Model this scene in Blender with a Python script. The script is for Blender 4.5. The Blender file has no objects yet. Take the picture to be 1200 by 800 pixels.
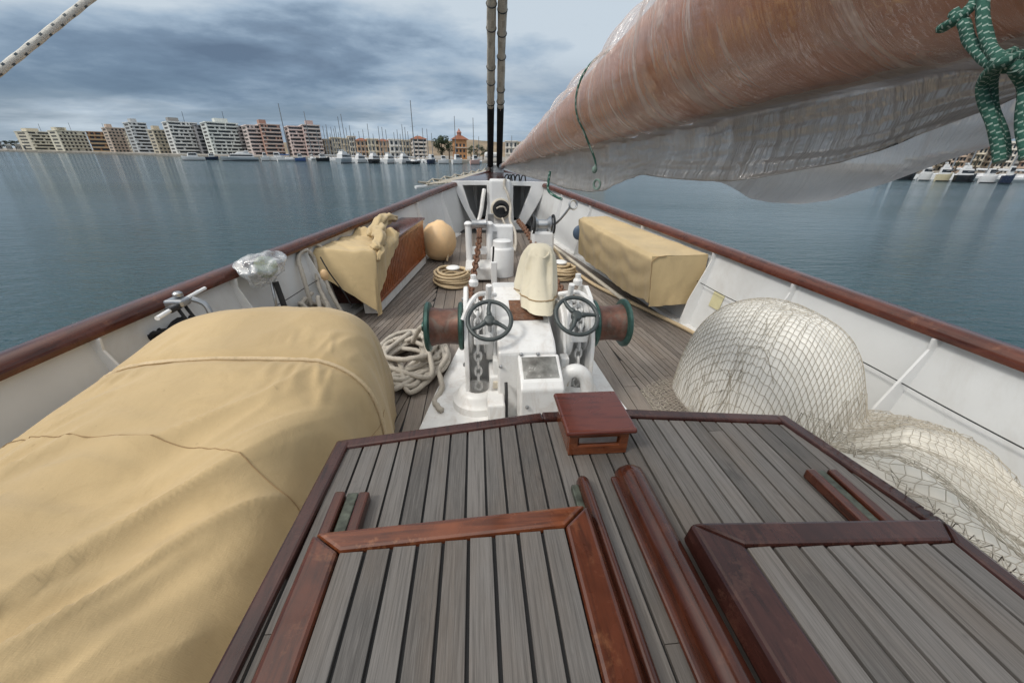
import bpy, math, random
import numpy as np
from mathutils import Vector, Matrix, noise
from mathutils.bvhtree import BVHTree
random.seed(11)
R_ = math.radians
V = Vector
scene = bpy.context.scene
COL = scene.collection

# ------------------------------------------------------------------ camera
FPX, CX, CY, EYE = 440.0, 600.0, 400.0, 1.47
_p, _s, _r = R_(26.15), R_(5.6), R_(1.05)
C = V((0, 0, EYE))
_f = V((math.sin(_s)*math.cos(_p), math.cos(_s)*math.cos(_p), -math.sin(_p)))
_rt = V((math.cos(_s), -math.sin(_s), 0)); _u = _rt.cross(_f)
CR = _rt*math.cos(_r) + _u*math.sin(_r)
CU = _u*math.cos(_r) - _rt*math.sin(_r)
cd = bpy.data.cameras.new('camera'); cam = bpy.data.objects.new('camera', cd); COL.objects.link(cam)
cam.matrix_world = Matrix(((CR.x, CU.x, -_f.x, 0), (CR.y, CU.y, -_f.y, 0), (CR.z, CU.z, -_f.z, EYE), (0, 0, 0, 1)))
cd.sensor_width = 36.0; cd.lens = 36.0*FPX/1200.0; cd.clip_start = 0.02; cd.clip_end = 20000
scene.camera = cam

# ------------------------------------------------------------------ sky, sun, exposure
SUN_EL, SUN_AZ = R_(48), R_(-120)          # azimuth from +Y (bow) towards +X
world = bpy.data.worlds.new("World"); scene.world = world; world.use_nodes = True
SKY_OFF = (50.2, 7.7, 0.0)
def build_sky():
    nt = world.node_tree; N = nt.nodes; L = nt.links; N.clear()
    def nd(t, **k):
        n = N.new(t)
        for a, b in k.items(): setattr(n, a, b)
        return n
    def math_(op, a, b=None, clamp=False):
        n = nd('ShaderNodeMath', operation=op, use_clamp=clamp)
        for i, q in enumerate((a, b)):
            if q is None: continue
            if isinstance(q, (int, float)): n.inputs[i].default_value = q
            else: L.new(q, n.inputs[i])
        return n.outputs[0]
    def mixc(fac, a, b):
        n = nd('ShaderNodeMix', data_type='RGBA')
        for i, q in ((0, fac), (6, a), (7, b)):
            if isinstance(q, (int, float)): n.inputs[i].default_value = q
            elif isinstance(q, tuple): n.inputs[i].default_value = (*q, 1)
            else: L.new(q, n.inputs[i])
        return n.outputs[2]
    def ramp(x, pts):
        n = nd('ShaderNodeValToRGB'); e = n.color_ramp.elements
        while len(e) < len(pts): e.new(0.5)
        for q, (pos, c) in zip(e, pts): q.position = pos; q.color = (*c, 1)
        L.new(x, n.inputs[0]); return n.outputs[0]
    def noi(vec, scale, detail, rough, dist=0.0):
        n = nd('ShaderNodeTexNoise'); n.inputs['Scale'].default_value = scale
        n.inputs['Detail'].default_value = detail; n.inputs['Roughness'].default_value = rough
        n.inputs['Distortion'].default_value = dist; L.new(vec, n.inputs['Vector']); return n.outputs['Fac']
    sky = nd('ShaderNodeTexSky', sky_type='NISHITA'); sky.sun_disc = False
    sky.sun_elevation = SUN_EL; sky.sun_rotation = SUN_AZ; sky.dust_density = 2.0
    tc = nd('ShaderNodeTexCoord'); sep = nd('ShaderNodeSeparateXYZ'); L.new(tc.outputs['Generated'], sep.inputs[0])
    zc = math_('MAXIMUM', sep.outputs[2], 0.0); den = math_('ADD', zc, 0.18)
    cmb = nd('ShaderNodeCombineXYZ')
    L.new(math_('DIVIDE', sep.outputs[0], den), cmb.inputs[0]); L.new(math_('DIVIDE', sep.outputs[1], den), cmb.inputs[1])
    mp = nd('ShaderNodeMapping'); mp.inputs['Location'].default_value = SKY_OFF; mp.inputs['Scale'].default_value = (0.85, 1.0, 1)
    L.new(cmb.outputs[0], mp.inputs[0])
    big = noi(mp.outputs[0], 0.50, 7, 0.52, 0.3)
    fine = noi(mp.outputs[0], 2.4, 8, 0.60, 0.15)
    x = math_('ADD', math_('MULTIPLY', big, 0.78), math_('MULTIPLY', fine, 0.22))
    k = 10.0
    c = lambda *q: tuple(v*k for v in q)
    # ramp colours are 0..1 and scaled afterwards
    cloud = ramp(x, [(0.36, (0.135, 0.190, 0.275)), (0.43, (0.220, 0.305, 0.415)), (0.48, (0.36, 0.465, 0.585)), (0.55, (0.57, 0.655, 0.735))])
    sc = nd('ShaderNodeVectorMath', operation='SCALE'); L.new(cloud, sc.inputs[0]); sc.inputs['Scale'].default_value = k
    skc = nd('ShaderNodeVectorMath', operation='SCALE'); L.new(sky.outputs[0], skc.inputs[0]); skc.inputs['Scale'].default_value = 0.42
    blue = mixc(0.55, skc.outputs[0], c(0.13, 0.235, 0.38))
    mp2 = nd('ShaderNodeMapping'); mp2.inputs['Location'].default_value = (11.3, 2.2, 0); mp2.inputs['Scale'].default_value = (0.35, 0.8, 1)
    L.new(cmb.outputs[0], mp2.inputs[0])
    gaps = noi(mp2.outputs[0], 0.8, 6, 0.6, 0.4)
    gm = nd('ShaderNodeMapRange'); gm.inputs['From Min'].default_value = 0.45; gm.inputs['From Max'].default_value = 0.58
    L.new(gaps, gm.inputs['Value'])
    low = nd('ShaderNodeMapRange'); low.inputs['From Min'].default_value = 0.20; low.inputs['From Max'].default_value = 0.05
    L.new(zc, low.inputs['Value'])
    col = mixc(math_('MULTIPLY', math_('MULTIPLY', gm.outputs[0], low.outputs[0]), 0.85), sc.outputs[0], blue)
    # pale band of thin cloud at the very horizon
    hz = nd('ShaderNodeMapRange'); hz.inputs['From Min'].default_value = 0.09; hz.inputs['From Max'].default_value = 0.0
    L.new(zc, hz.inputs['Value'])
    col = mixc(math_('MULTIPLY', hz.outputs[0], 0.50), col, c(0.50, 0.60, 0.68))
    # upper sky, out of view, brightened towards the sun to light the deck
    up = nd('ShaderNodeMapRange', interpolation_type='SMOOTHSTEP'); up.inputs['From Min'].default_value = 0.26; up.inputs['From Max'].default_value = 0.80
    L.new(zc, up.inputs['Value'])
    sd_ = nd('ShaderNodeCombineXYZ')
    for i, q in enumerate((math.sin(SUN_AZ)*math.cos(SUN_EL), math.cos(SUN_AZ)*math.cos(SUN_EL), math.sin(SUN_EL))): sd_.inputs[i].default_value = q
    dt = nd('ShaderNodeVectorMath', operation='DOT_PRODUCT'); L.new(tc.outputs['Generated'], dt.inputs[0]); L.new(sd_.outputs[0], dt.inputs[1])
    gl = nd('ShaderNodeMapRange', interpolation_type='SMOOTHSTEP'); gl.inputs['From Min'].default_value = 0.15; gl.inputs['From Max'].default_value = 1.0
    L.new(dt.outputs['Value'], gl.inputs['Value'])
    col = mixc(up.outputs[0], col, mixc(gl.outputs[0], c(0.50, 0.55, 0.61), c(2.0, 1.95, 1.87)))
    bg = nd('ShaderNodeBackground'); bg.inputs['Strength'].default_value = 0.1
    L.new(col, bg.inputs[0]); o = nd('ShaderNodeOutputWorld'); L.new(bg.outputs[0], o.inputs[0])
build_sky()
sl = bpy.data.lights.new('sun', 'SUN'); sl.energy = 1.5; sl.angle = R_(10); sl.color = (1, 0.95, 0.87)
sun = bpy.data.objects.new('sun', sl); COL.objects.link(sun)
_d = V((math.sin(SUN_AZ)*math.cos(SUN_EL), math.cos(SUN_AZ)*math.cos(SUN_EL), math.sin(SUN_EL)))
sun.rotation_euler = _d.to_track_quat('Z', 'Y').to_euler(); sun.location = (0, 0, 30)
vs = scene.view_settings; vs.view_transform = 'Standard'; vs.look = 'None'; vs.exposure = 0.0; vs.gamma = 1.0; vs.use_curve_mapping = False
scene.render.engine = 'CYCLES'
scene.cycles.use_denoising = True; scene.cycles.transparent_max_bounces = 16; scene.cycles.max_bounces = 8

# ------------------------------------------------------------------ points from sight lines (real distances)
def ray(x, y): return _f + CR*((x-CX)/FPX) - CU*((y-CY)/FPX)
def at_z(x, y, z): d = ray(x, y); return C + d*((z-EYE)/d.z)
def at_y(x, y, Y): d = ray(x, y); return C + d*(Y/d.y)
def at_d(x, y, D): d = ray(x, y); return C + d*(D/math.hypot(d.x, d.y))
def azim(px): d = ray(px, 184); return math.atan2(d.x, d.y)
def zdeck(Y): return 0.0 if Y < 2 else 0.0095*(Y-2)**2
def zrail(Y): return 0.70 + 0.0075*max(0.0, Y-0.7)**2
WATER = -1.75

# ------------------------------------------------------------------ mesh builder
def spline(pts, per=8, closed=False):
    P = [V(p) for p in pts]; n = len(P); out = []
    if n < 3: return [P[0].lerp(P[-1], i/per) for i in range(per+1)]
    rng = n if closed else n-1
    for i in range(rng):
        if closed: a, b, c, d = P[(i-1) % n], P[i], P[(i+1) % n], P[(i+2) % n]
        else: a, b, c, d = P[max(i-1, 0)], P[i], P[i+1], P[min(i+2, n-1)]
        for k in range(per):
            t = k/per
            out.append(0.5*((2*b) + (c-a)*t + (2*a-5*b+4*c-d)*t*t + (3*b-3*c+d-a)*t**3))
    if not closed: out.append(P[-1])
    return out

class MB:
    def __init__(s): s.v = []; s.f = []; s.m = []; s.c = []
    def add(s, vs, fs, mat=0, tone=0.5):
        o = len(s.v); s.v.extend(V(q) for q in vs)
        for i, q in enumerate(fs):
            s.f.append([o+k for k in q]); s.m.append(mat)
            s.c.append(tone[i] if isinstance(tone, list) else tone)
        return s
    def box(s, c, sz, rot=None, mat=0, tone=0.5):
        vs = []
        for z in (-.5, .5):
            for x, y in ((-.5, -.5), (.5, -.5), (.5, .5), (-.5, .5)):
                q = V((x*sz[0], y*sz[1], z*sz[2]))
                if rot is not None: q = rot @ q
                vs.append(V(c)+q)
        return s.add(vs, [(3, 2, 1, 0), (4, 5, 6, 7), (0, 1, 5, 4), (1, 2, 6, 5), (2, 3, 7, 6), (3, 0, 4, 7)], mat, tone)
    def hexa(s, b, t, mat=0, tone=0.5):
        n = len(b); fs = [tuple(range(n-1, -1, -1)), tuple(range(n, 2*n))]
        for i in range(n): j = (i+1) % n; fs.append((i, j, n+j, n+i))
        return s.add(list(b)+list(t), fs, mat, tone)
    def prism(s, pts, ext, mat=0, tone=0.5):
        e = V(ext); return s.hexa([V(p) for p in pts], [V(p)+e for p in pts], mat, tone)
    def ringplate(s, outer, inner, ext, mat=0, tone=0.5):
        n = len(outer); e = V(ext)
        vs = [V(p) for p in outer]+[V(p) for p in inner]; vs += [q+e for q in vs]
        fs = []
        for i in range(n):
            j = (i+1) % n
            fs += [(i, j, n+j, n+i), (2*n+i, 3*n+i, 3*n+j, 2*n+j), (i, 2*n+i, 2*n+j, j), (n+i, n+j, 3*n+j, 3*n+i)]
        return s.add(vs, fs, mat, tone)
    def tube(s, pts, r, n=8, caps=True, closed=False, twist=0.0, lobe=0.0, lobes=3, mat=0, tone=0.5, up=None, flat=1.0):
        P = [V(p) for p in pts]; m = len(P)
        rr = r if isinstance(r, (list, tuple)) else [r]*m
        T = []
        for i in range(m):
            a = P[(i-1) % m] if (closed or i > 0) else P[i]
            b = P[(i+1) % m] if (closed or i < m-1) else P[i]
            t = b-a
            T.append(t.normalized() if t.length > 1e-9 else V((0, 0, 1)))
        u = V(up) if up else (V((0, 0, 1)) if abs(T[0].z) < 0.9 else V((1, 0, 0)))
        vs = []; fs = []; tn = []; dist = 0
        for i in range(m):
            u = (u - T[i]*u.dot(T[i]))
            if u.length < 1e-6: u = T[i].orthogonal()
            u.normalize(); w = T[i].cross(u)
            if i: dist += (P[i]-P[i-1]).length
            for k in range(n):
                a = 2*math.pi*k/n
                q = rr[i]*(1+lobe*math.cos(lobes*(a+twist*dist)))
                vs.append(P[i] + u*(math.cos(a)*q*flat) + w*(math.sin(a)*q))
        for i in range(m if closed else m-1):
            j = (i+1) % m
            for k in range(n):
                l = (k+1) % n
                fs.append((i*n+k, i*n+l, j*n+l, j*n+k)); tn.append(tone(i, k) if callable(tone) else tone)
        if caps and not closed:
            fs.append(tuple(range(n-1, -1, -1))); fs.append(tuple((m-1)*n+k for k in range(n)))
            e = tone(0, 0) if callable(tone) else tone; tn += [e, e]
        return s.add(vs, fs, mat, tn)
    def lathe(s, prof, o, axis=(0, 0, 1), n=24, mat=0, tone=0.5):
        ax = V(axis).normalized(); u = ax.orthogonal().normalized(); w = ax.cross(u); vs = []; fs = []
        for (r, z) in prof:
            for k in range(n):
                a = 2*math.pi*k/n; vs.append(V(o)+ax*z+(u*math.cos(a)+w*math.sin(a))*r)
        for i in range(len(prof)-1):
            for k in range(n):
                l = (k+1) % n; fs.append((i*n+k, i*n+l, (i+1)*n+l, (i+1)*n+k))
        fs.append(tuple(range(n-1, -1, -1))); m = len(prof)-1; fs.append(tuple(m*n+k for k in range(n)))
        return s.add(vs, fs, mat, tone)
    def torus(s, c, r1, r2, axis=(0, 0, 1), n=32, k=8, mat=0):
        ax = V(axis).normalized(); u = ax.orthogonal().normalized(); w = ax.cross(u)
        return s.tube([V(c)+(u*math.cos(2*math.pi*i/n)+w*math.sin(2*math.pi*i/n))*r1 for i in range(n)], r2, k, closed=True, mat=mat, up=ax)
    def grid(s, fn, nu, nv, keep=None, mat=0, tone=0.5):
        vs = [fn(i/nu, j/nv) for i in range(nu+1) for j in range(nv+1)]; fs = []
        for i in range(nu):
            for j in range(nv):
                a = i*(nv+1)+j; q = (a, a+nv+1, a+nv+2, a+1)
                if keep is None or keep(i, j): fs.append(q)
        return s.add(vs, fs, mat, tone)
    def ball(s, c, r, n=16, m=10, mat=0, tone=0.5):
        r = r if isinstance(r, (tuple, list)) else (r, r, r); vs = []; fs = []
        for i in range(m+1):
            t = math.pi*i/m
            for k in range(n):
                a = 2*math.pi*k/n
                vs.append(V(c)+V((r[0]*math.sin(t)*math.cos(a), r[1]*math.sin(t)*math.sin(a), r[2]*math.cos(t))))
        for i in range(m):
            for k in range(n):
                l = (k+1) % n; fs.append((i*n+k, (i+1)*n+k, (i+1)*n+l, i*n+l))
        return s.add(vs, fs, mat, tone)
    def build(s, name, mat, parent=None, smooth=35, bevel=0.0, local=False, sub=0):
        org = V((0, 0, 0)) if (parent is None or local) else world_of[parent.name]
        me = bpy.data.meshes.new(name)
        me.from_pydata([tuple(q-org) for q in s.v], [], s.f)
        mats = mat if isinstance(mat, (list, tuple)) else [mat]
        for q in mats: me.materials.append(q)
        me.polygons.foreach_set('material_index', s.m)
        ca = me.color_attributes.new('tone', 'FLOAT_COLOR', 'CORNER')
        arr = np.repeat(np.array(s.c, dtype=np.float32), [len(q) for q in s.f])
        ca.data.foreach_set('color', np.stack([arr, arr, arr, np.ones_like(arr)], 1).ravel())
        me.update()
        if smooth:
            me.shade_smooth()
            if smooth < 180: me.set_sharp_from_angle(angle=R_(smooth))
        o = bpy.data.objects.new(name, me); COL.objects.link(o)
        if parent is not None: o.parent = parent
        world_of[o.name] = org
        if bevel:
            b = o.modifiers.new('bevel', 'BEVEL'); b.width = bevel; b.segments = 2; b.limit_method = 'ANGLE'; b.angle_limit = R_(40)
        if sub:
            b = o.modifiers.new('sub', 'SUBSURF'); b.levels = sub; b.render_levels = sub
        return o
world_of = {}
def tag(o, label, cat, group=None, kind=None):
    if label: o['label'] = label
    if cat: o['category'] = cat
    if group: o['group'] = group
    if kind: o['kind'] = kind
    return o
def thing(name, label, cat, loc=(0, 0, 0), rz=0.0, group=None):
    o = bpy.data.objects.new(name, None); COL.objects.link(o); o.location = loc; o.rotation_euler = (0, 0, rz)
    o.empty_display_size = 0.2
    world_of[o.name] = V(loc); return tag(o, label, cat, group)
def struct(o): o['kind'] = 'structure'; return o
def dup(root, loc, label=None, rz=None):
    r = root.copy(); COL.objects.link(r); r.location = loc
    if rz is not None: r.rotation_euler = (0, 0, rz)
    if label: r['label'] = label
    for ch in list(root.children):
        c = ch.copy(); COL.objects.link(c); c.parent = r
        for g in list(ch.children):
            d = g.copy(); COL.objects.link(d); d.parent = c
    return r
def fn(x, y, z, s=1.0): return noise.noise(V((x*s, y*s, z*s)))
def fbm(x, y, z, s=1.0, o=4): return noise.fractal(V((x*s, y*s, z*s)), 1.0, 2.0, o)

# ------------------------------------------------------------------ materials
def srgb(r, g, b):
    f = lambda c: (c/255/12.92) if c <= 10 else ((c/255+0.055)/1.055)**2.4
    return (f(r), f(g), f(b))
class MT:
    def __init__(s, name):
        s.m = bpy.data.materials.new(name); s.m.use_nodes = True
        s.nt = s.m.node_tree; s.N = s.nt.nodes; s.L = s.nt.links; s.b = s.N['Principled BSDF']; s.out = s.N['Material Output']
        s._tc = None
    def nd(s, t, **k):
        n = s.N.new(t)
        for a, b in k.items(): setattr(n, a, b)
        return n
    def co(s, scale=(1, 1, 1), shift=None):
        if s._tc is None:
            g = s.nd('ShaderNodeNewGeometry'); s._tc = g.outputs['Position']
        mp = s.nd('ShaderNodeMapping'); mp.inputs['Scale'].default_value = scale
        src = s._tc
        if shift is not None:
            a = s.nd('ShaderNodeVectorMath', operation='ADD'); s.L.new(src, a.inputs[0]); s.L.new(shift, a.inputs[1]); src = a.outputs[0]
        s.L.new(src, mp.inputs[0]); return mp.outputs[0]
    def noise(s, vec, scale, detail=4, rough=0.55, dist=0.0):
        n = s.nd('ShaderNodeTexNoise'); n.inputs['Scale'].default_value = scale; n.inputs['Detail'].default_value = detail
        n.inputs['Roughness'].default_value = rough; n.inputs['Distortion'].default_value = dist; s.L.new(vec, n.inputs['Vector']); return n.outputs['Fac']
    def tone(s):
        a = s.nd('ShaderNodeAttribute'); a.attribute_name = 'tone'; return a
    def rng(s, x, a, b, c=0.0, d=1.0):
        n = s.nd('ShaderNodeMapRange'); s.L.new(x, n.inputs['Value'])
        for k, q in (('From Min', a), ('From Max', b), ('To Min', c), ('To Max', d)): n.inputs[k].default_value = q
        return n.outputs[0]
    def mix(s, fac, a, b, blend='MIX'):
        n = s.nd('ShaderNodeMix', data_type='RGBA', blend_type=blend)
        for i, q in ((0, fac), (6, a), (7, b)):
            if isinstance(q, (int, float)): n.inputs[i].default_value = q
            elif isinstance(q, tuple): n.inputs[i].default_value = (*q, 1)
            else: s.L.new(q, n.inputs[i])
        return n.outputs[2]
    def mul(s, a, b):
        n = s.nd('ShaderNodeMath', operation='MULTIPLY')
        for i, q in enumerate((a, b)):
            if isinstance(q, (int, float)): n.inputs[i].default_value = q
            else: s.L.new(q, n.inputs[i])
        return n.outputs[0]
    def add(s, a, b):
        n = s.nd('ShaderNodeMath', operation='ADD')
        for i, q in enumerate((a, b)):
            if isinstance(q, (int, float)): n.inputs[i].default_value = q
            else: s.L.new(q, n.inputs[i])
        return n.outputs[0]
    def base(s, c):
        if isinstance(c, tuple): s.b.inputs['Base Color'].default_value = (*c, 1)
        else: s.L.new(c, s.b.inputs['Base Color'])
    def rough(s, r):
        if isinstance(r, (int, float)): s.b.inputs['Roughness'].default_value = r
        else: s.L.new(r, s.b.inputs['Roughness'])
    def bump(s, h, strength=0.3, dist=0.01):
        n = s.nd('ShaderNodeBump'); n.inputs['Strength'].default_value = strength; n.inputs['Distance'].default_value = dist
        s.L.new(h, n.inputs['Height']); s.L.new(n.outputs[0], s.b.inputs['Normal']); return n
M = {}
def teak(name, lo, hi, warm):
    t = MT(name); a = t.tone()
    sh = t.nd('ShaderNodeVectorMath', operation='SCALE'); t.L.new(a.outputs['Color'], sh.inputs[0]); sh.inputs['Scale'].default_value = 37.0
    grain = t.noise(t.co((190, 4.0, 60), sh.outputs[0]), 1.0, 5, 0.65, 0.4)
    fine = t.noise(t.co((480, 14, 120), sh.outputs[0]), 1.0, 3, 0.6)
    blot = t.noise(t.co((4, 1.6, 4)), 1.6, 4, 0.6)
    spots = t.noise(t.co((22, 14, 20)), 1.0, 3, 0.6)
    c = t.mix(a.outputs['Fac'], lo, hi)
    c = t.mix(t.mul(t.rng(blot, 0.42, 0.66), 0.45), c, warm)
    c = t.mix(t.mul(t.rng(grain, 0.46, 0.70), 0.55), c, tuple(v*0.42 for v in lo))
    c = t.mix(t.mul(t.rng(fine, 0.50, 0.75), 0.45), c, tuple(min(1, v*1.35) for v in hi))
    c = t.mix(t.mul(t.rng(spots, 0.66, 0.76), 0.35), c, tuple(v*0.5 for v in lo))
    t.base(c); t.rough(t.rng(grain, 0.3, 0.7, 0.62, 0.8))
    t.bump(t.add(t.mul(grain, 0.7), t.mul(fine, 0.5)), 0.55, 0.0015)
    return t.m
M['teak'] = teak('weathered_teak', (0.066, 0.061, 0.057), (0.150, 0.139, 0.130), (0.125, 0.098, 0.076))
M['teak_deck'] = teak('deck_teak', (0.150, 0.126, 0.108), (0.262, 0.228, 0.200), (0.21, 0.16, 0.12))
def plain(name, c, r=0.5, metal=0.0, var=0.12, scale=6.0, bump=0.0, dirt=None, dirtamt=0.3, coat=0.0):
    t = MT(name); n = t.noise(t.co(), scale, 5, 0.6)
    c2 = t.mix(t.rng(n, 0.3, 0.7), tuple(v*(1-var) for v in c), tuple(min(1, v*(1+var)) for v in c))
    if dirt:
        n2 = t.noise(t.co((1, 1, 0.45)), scale*0.9, 6, 0.7, 0.6)
        c2 = t.mix(t.mul(t.rng(n2, 0.5, 0.72), dirtamt), c2, dirt)
    t.base(c2); t.rough(t.rng(n, 0.3, 0.7, max(0.02, r-0.06), min(1, r+0.08))); t.b.inputs['Metallic'].default_value = metal
    t.b.inputs['Coat Weight'].default_value = coat; t.b.inputs['Coat Roughness'].default_value = 0.12
    if bump: t.bump(t.noise(t.co(), scale*14, 3, 0.6), bump, 0.002)
    return t.m
def varnish(name, dark, red, worn, wornamt, axis=(6, 60, 60), coat=0.7, spec=0.32):
    t = MT(name)
    g = t.noise(t.co(axis), 1.0, 5, 0.6, 0.8); b = t.noise(t.co(), 3.2, 5, 0.65, 0.3); sc = t.noise(t.co((9, 9, 9)), 1.4, 6, 0.75)
    c = t.mix(t.rng(b, 0.35, 0.65), dark, red); c = t.mix(t.mul(t.rng(g, 0.45, 0.70), 0.75), c, tuple(v*0.45 for v in dark))
    c = t.mix(t.mul(t.rng(sc, 0.57, 0.72), wornamt), c, worn)
    t.base(c); t.rough(t.rng(b, 0.3, 0.7, 0.16, 0.36)); t.b.inputs['Coat Weight'].default_value = coat*.75; t.b.inputs['Specular IOR Level'].default_value = spec
    t.b.inputs['Coat Roughness'].default_value = 0.10; t.bump(t.add(g, sc), 0.12, 0.002)
    return t.m
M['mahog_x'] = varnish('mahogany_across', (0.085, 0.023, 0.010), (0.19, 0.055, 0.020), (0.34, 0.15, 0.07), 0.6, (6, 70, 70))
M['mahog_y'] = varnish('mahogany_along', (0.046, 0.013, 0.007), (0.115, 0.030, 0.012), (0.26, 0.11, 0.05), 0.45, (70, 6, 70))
M['mahog_ridge'] = varnish('mahogany_ridge', (0.040, 0.012, 0.007), (0.085, 0.023, 0.011), (0.18, 0.07, 0.035), 0.35, (70, 6, 70))
M['mahog_dark'] = varnish('mahogany_dark', (0.030, 0.011, 0.009), (0.065, 0.023, 0.017), (0.16, 0.08, 0.055), 0.30, (70, 6, 70), 0.5)
M['mahog_lid'] = varnish('mahogany_lid', (0.085, 0.018, 0.011), (0.115, 0.026, 0.014), (0.16, 0.05, 0.03), 0.2, (6, 40, 40), 0.8)
M['mahog_slat'] = varnish('mahogany_slats', (0.25, 0.070, 0.024), (0.36, 0.110, 0.038), (0.42, 0.16, 0.06), 0.3, (70, 70, 8), 0.5)
M['rail'] = varnish('rail_wood', (0.060, 0.017, 0.010), (0.115, 0.032, 0.016), (0.22, 0.09, 0.045), 0.5, (40, 5, 40), 0.45)
M['caulk'] = plain('black_caulk', (0.012, 0.012, 0.013), 0.6)
M['white'] = plain('white_paint', (0.74, 0.745, 0.745), 0.38, var=0.05, scale=3, dirt=(0.50, 0.47, 0.42), dirtamt=0.30)
M['bulwark'] = plain('bulwark_paint', (0.66, 0.67, 0.67), 0.42, var=0.07, scale=1.9, dirt=(0.42, 0.385, 0.34), dirtamt=0.45)
M['white_worn'] = plain('worn_white_paint', (0.72, 0.715, 0.70), 0.42, var=0.07, scale=9, dirt=(0.36, 0.29, 0.22), dirtamt=0.42)
M['windlass'] = plain('chipped_white_paint', (0.74, 0.74, 0.73), 0.36, var=0.06, scale=13, dirt=(0.33, 0.22, 0.13), dirtamt=0.34)
M['cream'] = plain('cream_paint', (0.55, 0.50, 0.41), 0.55, var=0.15, scale=12)
M['steel'] = plain('steel', (0.42, 0.43, 0.44), 0.32, 0.9, 0.2, 20)
M['dark'] = plain('dark_metal', (0.025, 0.026, 0.028), 0.5, 0.2, 0.3, 20)
M['black'] = plain('black_rope_fibre', (0.008, 0.008, 0.009), 0.8, bump=0.5)
M['wheel'] = plain('grey_green_paint', (0.055, 0.066, 0.066), 0.42, 0.2, 0.25, 30)
M['green_flange'] = plain('green_bronze', (0.035, 0.085, 0.072), 0.42, 0.5, 0.4, 16, dirt=(0.10, 0.20, 0.17), dirtamt=0.5)
M['copper'] = plain('copper_barrel', (0.13, 0.060, 0.042), 0.42, 0.4, 0.5, 14, dirt=(0.13, 0.14, 0.12), dirtamt=0.75)
M['bronze'] = plain('verdigris_bronze', (0.085, 0.095, 0.075), 0.45, 0.5, 0.5, 40, dirt=(0.03, 0.028, 0.02), dirtamt=0.7)
M['rust'] = plain('rusty_iron', (0.16, 0.075, 0.042), 0.75, 0.2, 0.5, 45, dirt=(0.30, 0.24, 0.19), dirtamt=0.6, bump=0.5)
M['fender'] = plain('fender_rubber', (0.74, 0.50, 0.27), 0.48, 0, 0.12, 5, dirt=(0.50, 0.42, 0.30), dirtamt=0.5)
M['glassy'] = plain('grey_metal_panel', (0.33, 0.33, 0.31), 0.22, 0.6, 0.4, 18)
M['plastic_white'] = plain('white_plastic', (0.78, 0.78, 0.77), 0.35, var=0.04)
M['blue'] = plain('blue_grey_plastic', (0.09, 0.14, 0.22), 0.45)
M['label_paper'] = plain('faded_yellow_label', (0.62, 0.58, 0.36), 0.5)
def canvas(name, c, weave=1.0, stain=None, soft=0.9):
    t = MT(name)
    n = t.noise(t.co(), 2.2, 6, 0.6, 0.4); w1 = t.noise(t.co((420, 60, 420)), 1.0, 2, 0.5); w2 = t.noise(t.co((60, 420, 60)), 1.0, 2, 0.5)
    wr = t.noise(t.co((1.2, 1, 1)), 8, 4, 0.58, 0.5)
    cc = t.mix(t.rng(n, 0.32, 0.68), tuple(v*0.86 for v in c), tuple(min(1, v*1.08) for v in c))
    if stain:
        cc = t.mix(t.mul(t.rng(t.noise(t.co(), 4.5, 6, 0.7, 1.0), 0.54, 0.74), 0.6), cc, stain); cc = t.mix(t.mul(t.rng(t.noise(t.co((1, 1, 1)), 26, 4, 0.7, 0.4), 0.66, 0.76), 0.4), cc, tuple(v*.6 for v in stain))
    t.base(cc); t.rough(soft); t.b.inputs['Sheen Weight'].default_value = 0.15
    t.bump(t.add(t.mul(t.add(w1, w2), 0.12*weave), t.mul(wr, 0.9)), 0.38, 0.012)
    return t.m
M['tan'] = canvas('tan_canvas', (0.47, 0.345, 0.180), 1.0, (0.37, 0.265, 0.13))
M['tan2'] = canvas('tan_canvas_worn', (0.52, 0.395, 0.215), 1.0, (0.38, 0.29, 0.16))
M['creamcloth'] = canvas('cream_canvas', (0.66, 0.60, 0.46), 1.0, (0.50, 0.43, 0.29))
M['tarp'] = canvas('white_tarp', (0.74, 0.725, 0.68), 0.5, (0.58, 0.54, 0.47))
M['seam'] = plain('seam_thread', (0.30, 0.20, 0.10), 0.9)
def rope(name, c, c2, amt=1.0):
    t = MT(name); a = t.tone(); n = t.noise(t.co(), 60, 4, 0.6); n2 = t.noise(t.co(), 7, 4, 0.6)
    cc = t.mix(a.outputs['Fac'], c, c2); cc = t.mix(t.mul(t.rng(n, 0.45, 0.75), 0.4), cc, tuple(v*0.5 for v in c))
    cc = t.mix(t.mul(t.rng(n2, 0.45, 0.7), 0.3), cc, tuple(v*0.65 for v in c))
    t.base(cc); t.rough(0.85); t.bump(t.noise(t.co(), 300, 3, 0.6), 0.6, 0.003)
    return t.m
M['rope_grey'] = rope('grey_rope', (0.42, 0.38, 0.32), (0.56, 0.52, 0.46))
M['rope_tan'] = rope('tan_rope', (0.52, 0.39, 0.23), (0.62, 0.50, 0.33))
M['rope_white'] = rope('flecked_white_rope', (0.62, 0.60, 0.55), (0.04, 0.06, 0.08))
M['rope_green'] = rope('green_rope', (0.010, 0.085, 0.060), (0.45, 0.55, 0.50))
M['stay'] = rope('wrapped_stay', (0.44, 0.38, 0.31), (0.74, 0.67, 0.57))
M['netcord'] = rope('net_cord', (0.40, 0.36, 0.29), (0.54, 0.495, 0.42))
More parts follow.
